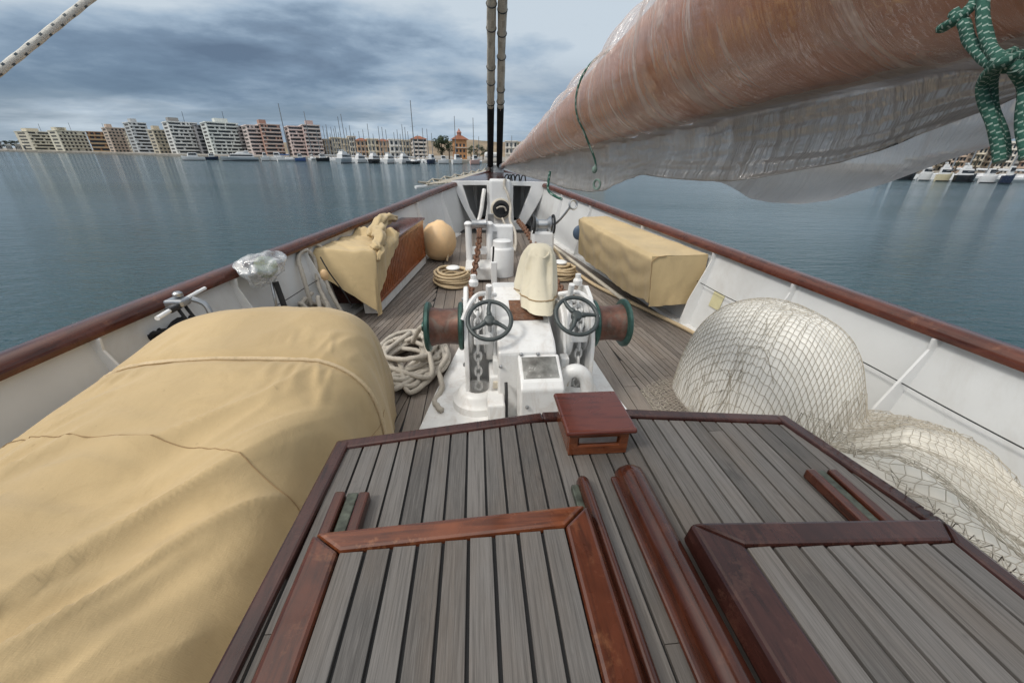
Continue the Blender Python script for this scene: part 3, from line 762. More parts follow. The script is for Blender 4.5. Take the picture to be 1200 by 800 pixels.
def make_net():
    rng = np.random.default_rng(4)
    st = .028; nu, nv = 90, 126
    a = R_(38); U, Vv = np.meshgrid(np.arange(nu)-nu/2, np.arange(nv)-nv/2, indexing='ij')
    x = 1.74+(U*math.cos(a)-Vv*math.sin(a)*.55)*st*.84; y = 1.02+(U*math.sin(a)*.9+Vv*math.cos(a))*st*.86
    x += rng.normal(0, .004, x.shape); y += rng.normal(0, .004, y.shape)
    x = np.clip(x, 1.12, 2.27)
    base = lambda x, y: np.maximum(bundleH(x, y), np.where((x < 1.275) & (y < 1.08), .597, 0.004))
    X = np.stack([x, y, base(x, y)], -1)
    rest = st
    for it in range(90):
        F = np.zeros_like(X)
        for ax in (0, 1):
            d = np.diff(X, axis=ax); l = np.linalg.norm(d, axis=-1, keepdims=True)+1e-9; f = d*(1-rest/l)*.24
            f = np.where(l > rest, f, f*.25)
            if ax == 0: F[:-1] += f; F[1:] -= f
            else: F[:, :-1] += f; F[:, 1:] -= f
        X[..., :2] += F[..., :2]+F[..., 2:3]*0
        X[..., 0] = np.clip(X[..., 0], 1.12, 2.27); X[..., 1] = np.clip(X[..., 1], -.3, 2.42)
        X[..., 2] = base(X[..., 0], X[..., 1])
    X[..., 2] += .009+.004*rng.random(X.shape[:2])
    mb = MB(); r = .0014
    def seg(p, q, first=False):
        if first and (p[0] < 1.29 or q[0] < 1.29) and p[1] < 1.30: return
        n = 1
        if abs(p[2]-q[2]) > .04: n = 4
        pts = []
        for i in range(n+1):
            w = p+(q-p)*i/n
            if 0 < i < n: w = np.array([w[0], w[1], max(w[2], float(base(w[0], w[1]))+.009)])
            pts.append(V(w))
        if (pts[-1]-pts[0]).length > .16: return
        if first and p[1] < 1.22-.25*(p[0]-1.8): return
        mb.tube(pts, r, 4, caps=False, tone=rng.random())
    for i in range(nu):
        for j in range(nv):
            if i+1 < nu: seg(X[i, j], X[i+1, j], True)
            if j+1 < nv: seg(X[i, j], X[i, j+1], True)
    # second layer of slack net over the low end of the heap
    n2u, n2v = 46, 66; s2 = .0275; Z = {}
    for i in range(-30, 60):
        for j in range(-20, 74):
            x_ = 1.50+(i*.766-j*.643)*.0262+.030*noise.noise(V((i*.13, j*.13, 2)))+.008*noise.noise(V((i*.6, j*.6, 4))); y_ = -.25+(i*.643+j*.766)*.0262+.035*noise.noise(V((i*.12, j*.12, 7)))+.010*noise.noise(V((i*.6, j*.6, 9)))+.012*(i % 2)
            if y_ > 1.33+.35*(x_-1.6) or x_ < 1.205 or y_ < -.3: continue
            x_ = max(x_, 1.16)
            if x_ > 2.26: continue
            Z[i, j] = np.array([x_, y_, float(base(np.array(x_), np.array(y_)))+.014+.010*rng.random()])
    for (i, j), q in Z.items():
        for nb in ((i+1, j), (i, j+1)):
            if nb in Z: seg(q, Z[nb])
    # bunched edge of the net lying loose at the foot of the bundle
    for (xa, ya, L) in ((1.335, 1.66, .22),):
        for k in range(40):
            p = V((xa+rng.normal(0, .035), ya+rng.normal(0, L*.3), .012)); pts = []
            for s in range(6):
                zz = float(base(p.x, p.y))+.012+abs(rng.normal(0, .02))
                pts.append(V((p.x, p.y, zz))); p = p+V((rng.normal(0, .03), rng.normal(0, .05), 0)); p.x = min(max(p.x, 1.13), 2.25)
            mb.tube(spline(pts, 3), r*1.2, 4, caps=False, tone=rng.random()*.6)
    o = mb.build('fishing_net', M['netcord'], smooth=180)
    return tag(o, 'pale fishing net draped over the white tarp bundle', 'fishing net')
make_net()
# ------------------------------------------------------------------ slatted locker on the port side
def lk(Y, q, z):            # q 0 inboard face .. 1 against the bulwark
    xi = float(np.interp(Y, [3.3, 5.4], [-1.03, -.69])); xo = xport(Y)+.03
    return V((xi+(xo-xi)*q, Y, z))
LY0, LY1 = 3.60, 5.28
def lz(Y): return zdeck(Y)+.62
t = thing('deck_locker', 'varnished red brown locker with vertical slats along the bulwark', 'locker', (-1.05, 4.4, .1))
mb = MB()
a, b = LY0, LY1
mb.hexa([lk(a, .02, zdeck(a)+.13), lk(b, .02, zdeck(b)+.13), lk(b, .9, zdeck(b)+.13), lk(a, .9, zdeck(a)+.13)][::-1], [lk(a, .02, lz(a)-.03), lk(b, .02, lz(b)-.03), lk(b, .9, lz(b)-.03), lk(a, .9, lz(a)-.03)][::-1])
mb.build('carcass', M['mahog_dark'], t, smooth=0)
mb = MB(); n = 34
for k in range(n):
    ya = LY0+(LY1-LY0)*k/n+.008; yb = LY0+(LY1-LY0)*(k+1)/n-.008
    mb.hexa([lk(ya, -.02, zdeck(ya)+.15), lk(yb, -.02, zdeck(yb)+.15), lk(yb, .03, zdeck(yb)+.15), lk(ya, .03, zdeck(ya)+.15)][::-1], [lk(ya, -.02, lz(ya)-.06), lk(yb, -.02, lz(yb)-.06), lk(yb, .03, lz(yb)-.06), lk(ya, .03, lz(ya)-.06)][::-1], 0, random.random())
mb.build('slatted_front', M['mahog_slat'], t, smooth=0, bevel=.003)
for (za, zb, nm) in ((.12, .155, 'bottom_rail'), (.555, .60, 'top_rail')):
    mb = MB(); mb.hexa([lk(a, -.035, zdeck(a)+za), lk(b, -.035, zdeck(b)+za), lk(b, .06, zdeck(b)+za), lk(a, .06, zdeck(a)+za)][::-1], [lk(a, -.035, zdeck(a)+zb), lk(b, -.035, zdeck(b)+zb), lk(b, .06, zdeck(b)+zb), lk(a, .06, zdeck(a)+zb)][::-1])
    mb.build(nm, M['mahog_slat'], t, smooth=0, bevel=.004)
mb = MB(); mb.hexa([lk(a-.03, -.09, lz(a)-.025), lk(b+.03, -.09, lz(b)-.025), lk(b+.03, 1, lz(b)-.025), lk(a-.03, 1, lz(a)-.025)][::-1], [lk(a-.03, -.09, lz(a)+.004), lk(b+.03, -.09, lz(b)+.004), lk(b+.03, 1, lz(b)+.004), lk(a-.03, 1, lz(a)+.004)][::-1])
mb.build('lid', M['mahog_lid'], t, smooth=0, bevel=.006)
mb = MB(); mb.hexa([lk(a, .0, zdeck(a)+.02), lk(b, .0, zdeck(b)+.02), lk(b, .3, zdeck(b)+.02), lk(a, .3, zdeck(a)+.02)][::-1], [lk(a, .0, zdeck(a)+.13), lk(b, .0, zdeck(b)+.13), lk(b, .3, zdeck(b)+.13), lk(a, .3, zdeck(a)+.13)][::-1])
mb.build('plinth', M['white_worn'], t, smooth=0)

# canvas half pulled off it
def lc(u, v):
    Y = 4.30-(4.30-3.36)*u
    end = max(0.0, (u-.80)/.20)
    drop = float(np.interp(u, [0, .25, .55, .85, 1], [.02, .10, .26, .40, .42]))+.02*math.sin(u*9)
    xi = lk(Y, -.13, 0).x-.03*(1-end)*0; xo = xport(Y)+.05; zt = lz(Y)+.026; zo = zt+.03
    # across: bulwark edge -> inboard edge -> down the front
    L1 = abs(xi-xo); s = v*(L1+drop)
    if s < L1: x = xo+(xi-xo)*s/L1; z = zo+(zt-zo)*s/L1
    else: x = xi+.05*math.sin((s-L1)/max(drop, .01)*1.6)*0; z = zt-(s-L1)
    rnd = .05; d = s-L1
    if abs(d) < rnd: k = (1-abs(d)/rnd)**2*.020; x -= k*.7; z -= k*.7
    f = noise.noise(V((Y*9+v*3, v*4.0, 4.4)))+.5*noise.noise(V((Y*21+v*8, v*6, 1.4)))
    x += f*.018*(1 if s > L1 else .2); z += f*.026*(1 if s < L1 else .2)
    # ruck at the pulled back edge
    z += .050*math.exp(-((u-.05)/.06)**2)*(1 if s < L1+.1 else .4)*(1+.8*noise.noise(V((v*9, 2, 2))))
    if end > 0:
        z -= end**1.3*(.50*min(1, .30+.75*s/L1)); Y += end*.08
        z = max(z, zdeck(Y)+.06)
    return V((x, Y, z))
t = thing('locker_cover', 'tan canvas cover pulled half way off the slatted locker', 'canvas cover', (-1.25, 3.8, .6))
MB().grid(lc, 60, 60).build('canvas', M['tan2'], t, smooth=180)
# gathered bundle of the loose canvas
mb = MB()
for (pts, rr) in (([(-.93, 3.60, .69), (-.95, 3.82, .74), (-1.00, 4.05, .77), (-1.02, 4.35, .79), (-1.02, 4.62, .80), (-.98, 4.85, .78)], .052), ([(-1.06, 3.95, .74), (-1.05, 4.25, .82), (-.99, 4.5, .84), (-.95, 4.72, .79)], .045), ([(-.90, 3.55, .60), (-.91, 3.72, .70), (-.96, 3.95, .72), (-1.0, 4.2, .77)], .030)):
    P = spline(pts, 8); R = []
    for i, q in enumerate(P):
        R.append(rr*(.62+.55*math.sin(math.pi*(i+1)/(len(P)+1)))*(1+.30*noise.noise(V((i*.22, rr*90, 3)))))
        P[i] = q+V((noise.noise(V((i*.25, 1, rr*50)))*.03, 0, noise.noise(V((i*.25, 7, rr*50)))*.03))
    mb.tube(P, R, 24, lobe=.16, lobes=4, twist=4, flat=.75)
    mb.build('gathered_fold', M['tan2'], t, smooth=180); mb = MB()
P = spline([(-1.36, 3.40, .66), (-1.30, 3.38, .52), (-1.22, 3.40, .34), (-1.18, 3.42, .20)], 6)
MB().tube(P, .006, 6).build('edge_cord', M['dark'], t)
# orange block hanging by the cover
mb = MB(); mb.ball((-1.33, 3.33, .52), (.035, .03, .05), 12, 8)
o = mb.build('wooden_block', M['fender'], smooth=180); tag(o, 'small orange wooden float hanging at the end of the slatted locker', 'float')

# ------------------------------------------------------------------ round fender
t = thing('round_fender', 'round peach coloured buoy fender beside the slatted locker', 'fender', (-.53, 5.48, zdeck(5.5)))
MB().lathe([(.02, -.275), (.13, -.250), (.205, -.17), (.243, -.06), (.246, .02), (.222, .12), (.16, .205), (.08, .25), (.05, .275), (.0, .28)], (-.53, 5.48, zdeck(5.5)+.275), (.12, -.06, 1), 32).build('ball', M['fender'], t, smooth=180)
MB().tube(spline([(-.57, 5.48, .63), (-.50, 5.46, .66), (-.43, 5.42, .56), (-.40, 5.38, .30), (-.42, 5.3, .14)], 6), .014, 7, twist=30, lobe=.12).build('lanyard', M['rope_tan'], t)

# ------------------------------------------------------------------ covered bench on the starboard side
def bc(u, v):
    # u 0 far .. 1 near ; v 0 at bulwark .. 1 bottom of the inboard face
    Y = 5.15-(5.15-3.26)*u
    xi = float(np.interp(u, [0, 1], [1.39, 1.60])); xo = xstbd(Y-.02)-.075; zt = zdeck(Y)+.668; 
    drop = .48+.018*math.sin(u*11)+.02*math.sin(u*4)
    L1 = xo-xi; s = v*(L1+drop)
    if s < L1: x = xo-(s); z = zt+.015*(1-s/L1)
    else:
        k = (s-L1)/drop; x = xi-.02+.05*k; z = zt-(s-L1)
        # swags hanging from the corners of the box beneath
        sw = 0.0
        for (c, ww) in ((.20, .22), (.52, .30), (.84, .2)):
            zz = (u-c)/ww
            if abs(zz) < 1: sw += math.sin((k*2.6-(1-zz*zz)*1.1)*5.0)*(1-zz*zz)*math.sin(math.pi*min(1, k*1.05))
        x += .010*sw+.030*(abs(noise.noise(V((u*7, k*.8, 7))))-.2)*k+.014*noise.noise(V((u*22, k*.7, 2)))*k
    d = s-L1
    if abs(d) < .06: q = (1-abs(d)/.06)**2*.020; x += q; z -= q
    z += .006*noise.noise(V((x*6, Y*5, 1)))
    if u > .985: pass
    return V((x, Y, z))
t = thing('bench_cover', 'tan cloth cover with swagged folds over a bench on the bulwark', 'canvas cover', (1.75, 4.2, .4))
MB().grid(bc, 90, 60).build('cloth', M['tan2'], t, smooth=180)
def be(u, v):               # near end of the cover
    x0, x1 = 1.60, xstbd(3.24)-.075; x = x0-.02+(x1-x0+.02)*u; Y = 3.262
    z0 = zdeck(3.26)+.668+.015*u; k = v; z = z0-(.485-.02*u)*k
    return V((x+.05*k*(1-u), Y-.012*math.sin(k*2)+.014*noise.noise(V((u*7+k*2, k*2, 5)))*k, z))
MB().grid(be, 24, 30).build('end_flap', M['tan2'], t, smooth=180)
mb = MB(); mb.box((1.80, 4.2, zdeck(4.1)+.34), (.20, 1.3, .05), Matrix.Rotation(R_(9.5), 3, 'Z')); 
o = mb.build('bench_base', M['white'], t, smooth=0, bevel=.01)
pp = [bc(1, v) for v in [i/12 for i in range(5, 13)]]
MB().tube([q+V((-.002, -.006, 0)) for q in pp], .004, 5).build('hem', M['seam'], t)

# ------------------------------------------------------------------ windlass
WX = .31
t = thing('anchor_windlass', 'white anchor windlass with twin handwheels and copper drums on the foredeck', 'windlass', (WX, 2.2, 0))
W, WW = M['windlass'], M['windlass']
mb = MB(); mb.hexa([(-.42, 1.45, -.004), (.99, 1.45, -.004), (.93, 2.0, -.004), (.91, 2.62, -.004), (.72, 2.95, -.004), (-.15, 2.95, -.004), (-.30, 2.2, -.004)], [(-.42, 1.45, .030), (.99, 1.45, .030), (.93, 2.0, .030), (.91, 2.62, .030), (.72, 2.95, .030), (-.15, 2.95, .030), (-.30, 2.2, .030)])
mb.build('base_plate', WW, t, smooth=0, bevel=.008)
mb = MB(); mb.prism([(.105, 1.86, .031), (.105, 1.86, .48), (.105, 1.93, .525), (.105, 2.50, .66), (.105, 2.74, .62), (.105, 2.74, .031)], (.335, 0, 0))
mb.build('housing', W, t, smooth=0, bevel=.014)
sl_ = Matrix.Rotation(math.atan2(.135, .57), 3, 'X')
mb = MB(); mb.box((.30, 2.22, .598), (.20, .22, .004), sl_); mb.build('dark_hatch', M['rust'], t, smooth=0)
# low gearbox with its sloping inspection panel
mb = MB(); mb.prism([(.215, 1.655, .031), (.215, 1.655, .36), (.215, 1.685, .392), (.215, 1.858, .470), (.215, 1.858, .031)], (.235, 0, 0)); mb.build('gearbox', W, t, smooth=0, bevel=.010)
mb = MB(); mb.box((.332, 1.772, .4325), (.195, .145, .006), Matrix.Rotation(math.atan2(.078, .173), 3, 'X')); mb.build('inspection_panel', M['glassy'], t, smooth=0, bevel=.002)
for (x, y, z) in ((.12, 1.852, .40), (.235, 1.852, .475), (.33, 1.852, .475), (.12, 1.852, .16), (.40, 1.649, .12), (.25, 1.649, .26)):
    MB().lathe([(.011, 0), (.011, .008), (.006, .012)], (x, y, z), (0, -1, 0), 10).build('bolt', M['steel'], t)
mb = MB(); mb.tube(spline([(.150, 1.84, .30), (.150, 1.80, .24), (.150, 1.79, .14), (.15, 1.76, .034)], 5), .010, 7); mb.build('cable', M['dark'], t)
MB().tube([(.30, 1.60, .05)]+[(.30+.14*math.cos(a), 1.60-.13*math.sin(a), .05) for a in (0.2, .6, 1.0, 1.57, 2.1, 2.6, 2.95)]+[(.16, 1.60, .05)], .018, 8).build('foot_ring', W, t)
# bent exhaust pipe
MB().tube(spline([(.47, 1.90, .03), (.47, 1.88, .18), (.49, 1.86, .31), (.55, 1.84, .365), (.61, 1.83, .33), (.635, 1.83, .22), (.64, 1.83, .03)], 8), .040, 14).build('bent_pipe', W, t)
# both ends: chain wheel, brake, side frame, drum, handwheel
for sd in (-1, 1):
    X = lambda d: WX+sd*d
    fr = []
    n = 18
    prof = [(Y, z) for (Y, z) in ((1.99, .031), (1.98, .30), (2.00, .46), (2.05, .60), (2.14, .70), (2.26, .74), (2.40, .70), (2.48, .60), (2.52, .45), (2.56, .25), (2.60, .031))]
    for (d, wd, nm) in ((.385, .026, 'side_frame'), (.215, .020, 'side_frame')):
        mb = MB(); x0 = X(d)-wd/2
        if d < .3: pr = [(Y, z*.86+.004) for Y, z in prof]
        else: pr = prof
        outer = [(x0, Y, z) for Y, z in pr]; mb.prism(outer, (wd, 0, 0)); mb.build(nm, W, t, smooth=0, bevel=.006)
    MB().lathe([(.10, -.058), (.175, -.055), (.18, -.040), (.125, -.020), (.115, 0), (.125, .020), (.18, .040), (.175, .055), (.10, .058)], (X(.315), 2.22, .49), (1, 0, 0), 30).build('chain_wheel', WW, t, smooth=40)
    MB().lathe([(.05, -.02), (.205, -.02), (.21, -.012), (.21, .012), (.205, .02), (.05, .02)], (X(.245), 2.22, .48), (1, 0, 0), 34).build('brake_disc', W, t, smooth=40)
    # chain links lying over the wheel
    mb = MB()
    for k in range(13):
        a = R_(205-k*17.5); cy, cz = 2.22-.155*math.cos(a)*-1*-1, .49+.155*math.sin(a)
        cy = 2.22+.155*math.cos(a)
        ct = V((X(.315), cy, cz)); tg = V((0, -math.sin(a), math.cos(a))); sdv = V((1, 0, 0)) if k % 2 else V((0, math.cos(a), math.sin(a)))
        mb.tube([ct+tg*(.034*math.cos(q))+sdv*(.020*math.sin(q)) for q in [2*math.pi*i/14 for i in range(14)]], .0085, 6, closed=True)
    for k in range(6):
        ct = V((X(.315)+.004*sd, 2.075-.004*k, .405-.052*k)); tg = V((0, 0, 1)); sdv = V((1, 0, 0)) if k % 2 else V((0, 1, 0))
        mb.tube([ct+tg*(.034*math.cos(q))+sdv*(.020*math.sin(q)) for q in [2*math.pi*i/14 for i in range(14)]], .0085, 6, closed=True)
    mb.build('painted_chain', WW, t)
    # castings that fill the ends
    xa, xb = sorted((X(.200), X(.380)))
    mb = MB(); mb.prism([(xa, 2.20, .031), (xa, 2.20, .30), (xa, 2.30, .52), (xa, 2.46, .56), (xa, 2.54, .40), (xa, 2.56, .031)], (xb-xa, 0, 0)); mb.build('gear_casting', W, t, smooth=0, bevel=.014)
    MB().box((X(.215), 2.02, .16), (.075, .20, .26)).build('pedestal', W, t, smooth=0, bevel=.012)
    MB().box((X(.290), 2.00, .50), (.10, .05, .05)).build('lug_plate', W, t, smooth=0, bevel=.008)
    for (yy, zz) in ((2.06, .12), (2.06, .30), (2.14, .50), (2.26, .66), (2.40, .60), (2.48, .36)):
        MB().lathe([(.013, 0), (.013, .009), (.007, .014)], (X(.398), yy, zz), (sd, 0, 0), 8).build('bolt', M['steel'], t)
    # drum with two flanges
    d0, d1 = .405, .625
    pr = [(.05, d0), (.122, d0+.012), (.112, d0+.05), (.108, (d0+d1)/2), (.113, d1-.06), (.124, d1-.012), (.05, d1)]
    dr = MB().lathe([(r, sd*d) for r, d in pr], (WX, 2.15, .525), (1, 0, 0), 30).build('warping_drum', M['copper'], t, smooth=50)
    for (a, b, big) in ((d0-.004, d0+.026, .150), (d1-.026, d1+.006, .153)):
        MB().lathe([(.03, sd*a), (big-.010, sd*a), (big, sd*(a+.008)), (big, sd*(b-.008)), (big-.012, sd*b), (.03, sd*b)], (WX, 2.15, .525), (1, 0, 0), 34).build('flange', M['green_flange'], dr, smooth=40)
    MB().lathe([(.035, sd*(d1+.006)), (.03, sd*(d1+.03)), (.01, sd*(d1+.034))], (WX, 2.15, .525), (1, 0, 0), 14).build('hub', M['green_flange'], dr, smooth=40)
    # handwheel facing up and aft
    c = V((.062, 1.95, .645)) if sd < 0 else V((.560, 1.95, .662)); nrm = V((sd*.04, -math.cos(R_(52)), math.sin(R_(52)))).normalized()
    MB().tube([c-nrm*.02, c-nrm*.20], .013, 8).build('spindle', M['steel'], t)
    hw = MB().torus(c, .122, .0125, nrm, 40, 8).build('handwheel', M['wheel'], t, smooth=180)
    u = nrm.orthogonal().normalized(); w = nrm.cross(u); rot = R_(35 if sd < 0 else 70)
    for k in range(3):
        a = rot+k*2*math.pi/3; dv = u*math.cos(a)+w*math.sin(a); sv = nrm.cross(dv)
        cs = [c+nrm*.004+dv*.024, c-nrm*.002+dv*.07+sv*.006, c+dv*.118]
        MB().tube(spline(cs, 4), [.016]*3+[.0125]*3+[.011]*3, 8).build('spoke', M['wheel'], hw, smooth=180)
    MB().lathe([(.030, -.018), (.032, 0), (.028, .014), (.014, .02), (0.0, .02)], c, nrm, 20).build('hub', M['wheel'], hw, smooth=50)
    # brake band ends, lugs and wooden shoe
    MB().box((X(.205), 1.975, .33), (.05, .07, .12)).build('brake_lug', W, t, smooth=0, bevel=.006)
    MB().box((X(.205), 1.955, .235), (.052, .09, .05)).build('brake_shoe', M['cream'], t, smooth=0, bevel=.005)
    MB().box((X(.205), 1.97, .275), (.03, .05, .04)).build('wooden_pad', M['mahog_slat'], t, smooth=0)
    MB().tube([(X(.245), 2.13, .69), (X(.245), 2.10, .80)], .018, 10).build('grease_cup', W, t)
    MB().lathe([(.026, 0), (.030, .01), (.030, .03), (.018, .045), (.018, .07), (.0, .072)], (X(.335), 2.30, .735), (0, 0, 1), 14).build('oil_cap', W, t)
    MB().tube(spline([(X(.40), 2.02, .62), (X(.36), 2.06, .70), (X(.30), 2.14, .735), (X(.20), 2.22, .70)], 5), .014, 8).build('brake_arm', W, t)
# deck pipe for the chain
MB().lathe([(.165, .030), (.16, .075), (.135, .09), (.125, .125), (.105, .145), (.078, .150), (.070, .14), (.065, .06)], (-.015, 2.04, 0), (0, 0, 1), 34).build('chain_pipe', WW, t, smooth=50)
MB().lathe([(.165, .030), (.16, .075), (.135, .09), (.125, .125), (.105, .145), (.078, .150), (.070, .14), (.065, .06)], (.635, 2.06, 0), (0, 0, 1), 34).build('chain_pipe', WW, t, smooth=50)
mb = MB(); mb.box((.09, 1.82, .12), (.10, .16, .18)); mb.build('bracket', WW, t, smooth=0, bevel=.012)

# cream canvas hood over the motor
def hood(u, v):
    a = 2*math.pi*v; k = u
    z = .955-.38*k
    hx = float(np.interp(k, [0, .05, .15, .7, 1], [.0005, .075, .092, .122, .110])); hy = float(np.interp(k, [0, .05, .15, 1], [.0005, .09, .115, .15]))
    x = .425+ss(math.cos(a), .7)*hx-.045*k; y = 2.50+ss(math.sin(a), .7)*hy-.10*k*k
    y -= .20*k**2*max(0, -math.sin(a))**2
    f = noise.noise(V((math.cos(a)*2.2+.3, math.sin(a)*2.2, z*1.6)))*.038*min(1, k*4)+noise.noise(V((math.cos(a)*6, math.sin(a)*6, z*4)))*.012*min(1, k*4)
    x += f*math.cos(a); y += f*math.sin(a)
    if k < .06: z = .955-.02*(k/.06)**2
    z -= .05*k**3*math.cos(a-1.2)
    return V((x, y, z))
t = thing('motor_hood', 'cream canvas hood draped over the motor in the middle of the windlass', 'canvas hood', (.42, 2.5, .55))
MB().grid(hood, 46, 64).build('canvas', M['creamcloth'], t, smooth=180)
mb = MB(); pts = [hood(.80, i/40)+(hood(.80, i/40)-V((.40, 2.47, .7)))*.02 for i in range(40)]; mb.tube(pts, .004, 5, closed=True); mb.build('tie_cord', M['seam'], t)
MB().tube(spline([(.40, 2.44, .93), (.385, 2.40, .91), (.42, 2.37, .89), (.465, 2.40, .91), (.45, 2.44, .93)], 5), .007, 6).build('strap', M['creamcloth'], t)
mb = MB(); mb.box((.40, 2.50, .76), (.11, .13, .26)); mb.build('motor_stand', M['white_worn'], t, smooth=0)

# ------------------------------------------------------------------ bitts and chain gear before the windlass
t = thing('mooring_bollard', 'white cylindrical bollard standing before the bow post', 'bollard', (.325, 4.82, zdeck(4.8)))
z0 = zdeck(4.82)
MB().lathe([(.150, 0), (.150, .34), (.140, .36), (.125, .37), (.118, .395), (.118, .44), (.105, .45), (0, .452)], (.325, 4.82, z0), (0, 0, 1), 32).build('barrel', M['white'], t, smooth=40)
MB().box((.33, 5.05, z0+.30), (.30, .16, .60)).build('back_post', M['white'], t, smooth=0, bevel=.02)
MB().box((.22, 4.965, z0+.46), (.09, .012, .14)).build('grey_plate', M['steel'], t, smooth=0, bevel=.003)

def chain(pts, link=.075, wire=.012, mat='rust', label='', n=12):
    P = spline(pts, 30); out = [P[0]]; acc = 0; step = link*.70
    for a, b in zip(P[:-1], P[1:]):
        d = (b-a).length; acc += d
        if acc >= step: out.append(b.copy()); acc = 0
    mb = MB()
    for i in range(len(out)-1):
        c = (out[i]+out[i+1])/2; tg = (out[i+1]-out[i]).normalized(); s0 = tg.cross(V((0, 0, 1)))
        if s0.length < .1: s0 = V((1, 0, 0))
        s0.normalize(); s1 = tg.cross(s0); sv = s0*.75+s1*.66 if i % 2 else s0*.66-s1*.75
        mb.tube([c+tg*(link*.5*math.cos(q))+sv*(link*.30*math.sin(q)) for q in [2*math.pi*k/n for k in range(n)]], wire, 6, closed=True)
    o = mb.build('anchor_chain', M[mat], smooth=180); return tag(o, label, 'chain', 'rusty anchor chains')
chain([(.005, 2.42, .60), (-.04, 2.75, .46), (-.08, 3.3, .25), (-.07, 3.9, .20), (-.01, 4.5, .34), (.03, 4.95, .47), (.04, 5.2, .50), (.05, 5.9, .48), (.10, 6.9, .46)], .105, .016, 'rust', 'rusty anchor chain running through the white chain stopper')
chain([(.62, 2.42, .60), (.74, 2.75, .42), (.86, 3.3, .22), (.92, 3.9, .16), (.86, 4.5, .25), (.78, 5.0, .40), (.76, 5.9, .46), (.74, 6.9, .46)], .105, .016, 'rust', 'rusty anchor chain running beside the cream motor hood')

t = thing('chain_stopper', 'white chain stopper frame with a rusty chain between its posts', 'chain stopper', (.04, 4.95, zdeck(4.9)))
z0 = zdeck(4.95)
for x in (-.10, .17):
    MB().tube([(x, 4.95, z0), (x, 4.97, z0+.60)], .042, 12).build('post', M['white'], t)
    MB().lathe([(.052, 0), (.056, .02), (.03, .045), (0, .05)], (x, 4.97, z0+.60), (0, 0, 1), 14).build('post_cap', M['white'], t)
MB().box((.035, 4.97, z0+.28), (.25, .05, .10)).build('cross_bar', M['white'], t, smooth=0, bevel=.012)
MB().box((.035, 4.72, z0+.09), (.36, .42, .16)).build('foot_block', M['white_worn'], t, smooth=0, bevel=.02)
MB().lathe([(.06, -.09), (.05, -.03), (.05, .03), (.06, .09)], (.035, 4.93, z0+.62), (1, 0, 0), 20).build('roller', M['steel'], t)
MB().tube(spline([(.19, 4.66, z0+.12), (.20, 4.55, z0+.35), (.20, 4.52, z0+.42)], 4), .012, 7).build('lever', M['dark'], t)
MB().box((.20, 4.40, z0+.12), (.07, .05, .30)).build('side_plate', M['white'], t, smooth=0, bevel=.008)

t = thing('halyard_winch', 'small white and steel winch with crank handles beside the bow post', 'winch', (.92, 5.2, zdeck(5.2)))
z0 = zdeck(5.2)
MB().box((.90, 5.2, z0+.28), (.30, .22, .40)).build('stand', M['white'], t, smooth=0, bevel=.03)
MB().lathe([(.10, -.13), (.11, -.11), (.07, -.07), (.065, .05), (.11, .09), (.10, .12)], (.90, 5.18, z0+.56), (1, 0, 0), 24).build('drum', M['steel'], t)
for x in (.765, 1.035): MB().torus((x, 5.18, z0+.56), .12, .016, (1, 0, 0), 24, 7).build('gear_rim', M['dark'], t)
MB().tube(spline([(1.05, 5.18, z0+.56), (1.10, 5.12, z0+.62), (1.17, 5.08, z0+.72), (1.22, 5.06, z0+.80)], 5), .016, 8).build('crank_handle', M['steel'], t)
MB().torus((1.26, 5.06, z0+.83), .055, .013, (.3, -1, .2), 18, 6).build('handle_loop', M['steel'], t)
mb = MB(); mb.ball((1.40, 5.15, z0+.46), (.09, .04, .10), 14, 10)
o = mb.build('blue_cap', M['blue'], smooth=180); tag(o, 'blue grey plastic cap lying behind the small winch', 'cap')

t = thing('hawse_rope', 'grey rope hanging slack down the white bow post', 'rope', (.55, 6.9, .4))
MB().tube(spline([(.52, 6.98, 1.13), (.50, 6.95, 1.02), (.56, 6.85, .88), (.60, 6.8, .70), (.57, 6.55, .52), (.62, 6.2, .40), (.60, 5.8, .30), (.56, 5.6, .20)], 8), .022, 8, twist=22, lobe=.12).build('strand', M['rope_grey'], t)
MB().tube(spline([(.46, 6.85, .50), (.50, 6.6, .42), (.54, 6.2, .34), (.56, 5.6, .2)], 8), .018, 8, twist=22, lobe=.12).build('strand', M['rope_grey'], t)
mb = MB()
for i, (x, y) in enumerate(((.56, 7.25), (.66, 7.22), (.75, 7.25), (.85, 7.2), (.60, 7.1))):
    mb = MB(); mb.tube(spline([(x-.04, y, 1.09), (x-.02, y-.02, 1.17), (x+.03, y, 1.18), (x+.05, y+.05, 1.09)], 4), .012, 6); mb.build('shackle', M['dark'], t)

# long cream poles lying along the starboard waterway
def rod(name, pts, r, mat, label, cat, group=None, n=9):
    o = MB().tube(spline(pts, 6), r, n).build(name, mat, smooth=60); return tag(o, label, cat, group)
rod('boathook_pole', [(1.18, 5.75, .24), (1.36, 4.9, .17), (1.56, 4.0, .09), (1.62, 3.75, .07)], .024, M['cream'], 'long cream pole lying along the deck before the cloth-covered bench', 'pole')
rod('waterway_hose', [(.98, 5.55, .40), (1.10, 5.3, .30), (1.22, 4.95, .17), (1.42, 4.3, .09), (1.75, 3.6, .05), (1.95, 3.1, .036), (2.03, 2.75, .035)], .020, M['rope_tan'], 'tan hose running along the deck edge under the cloth-covered bench', 'hose')

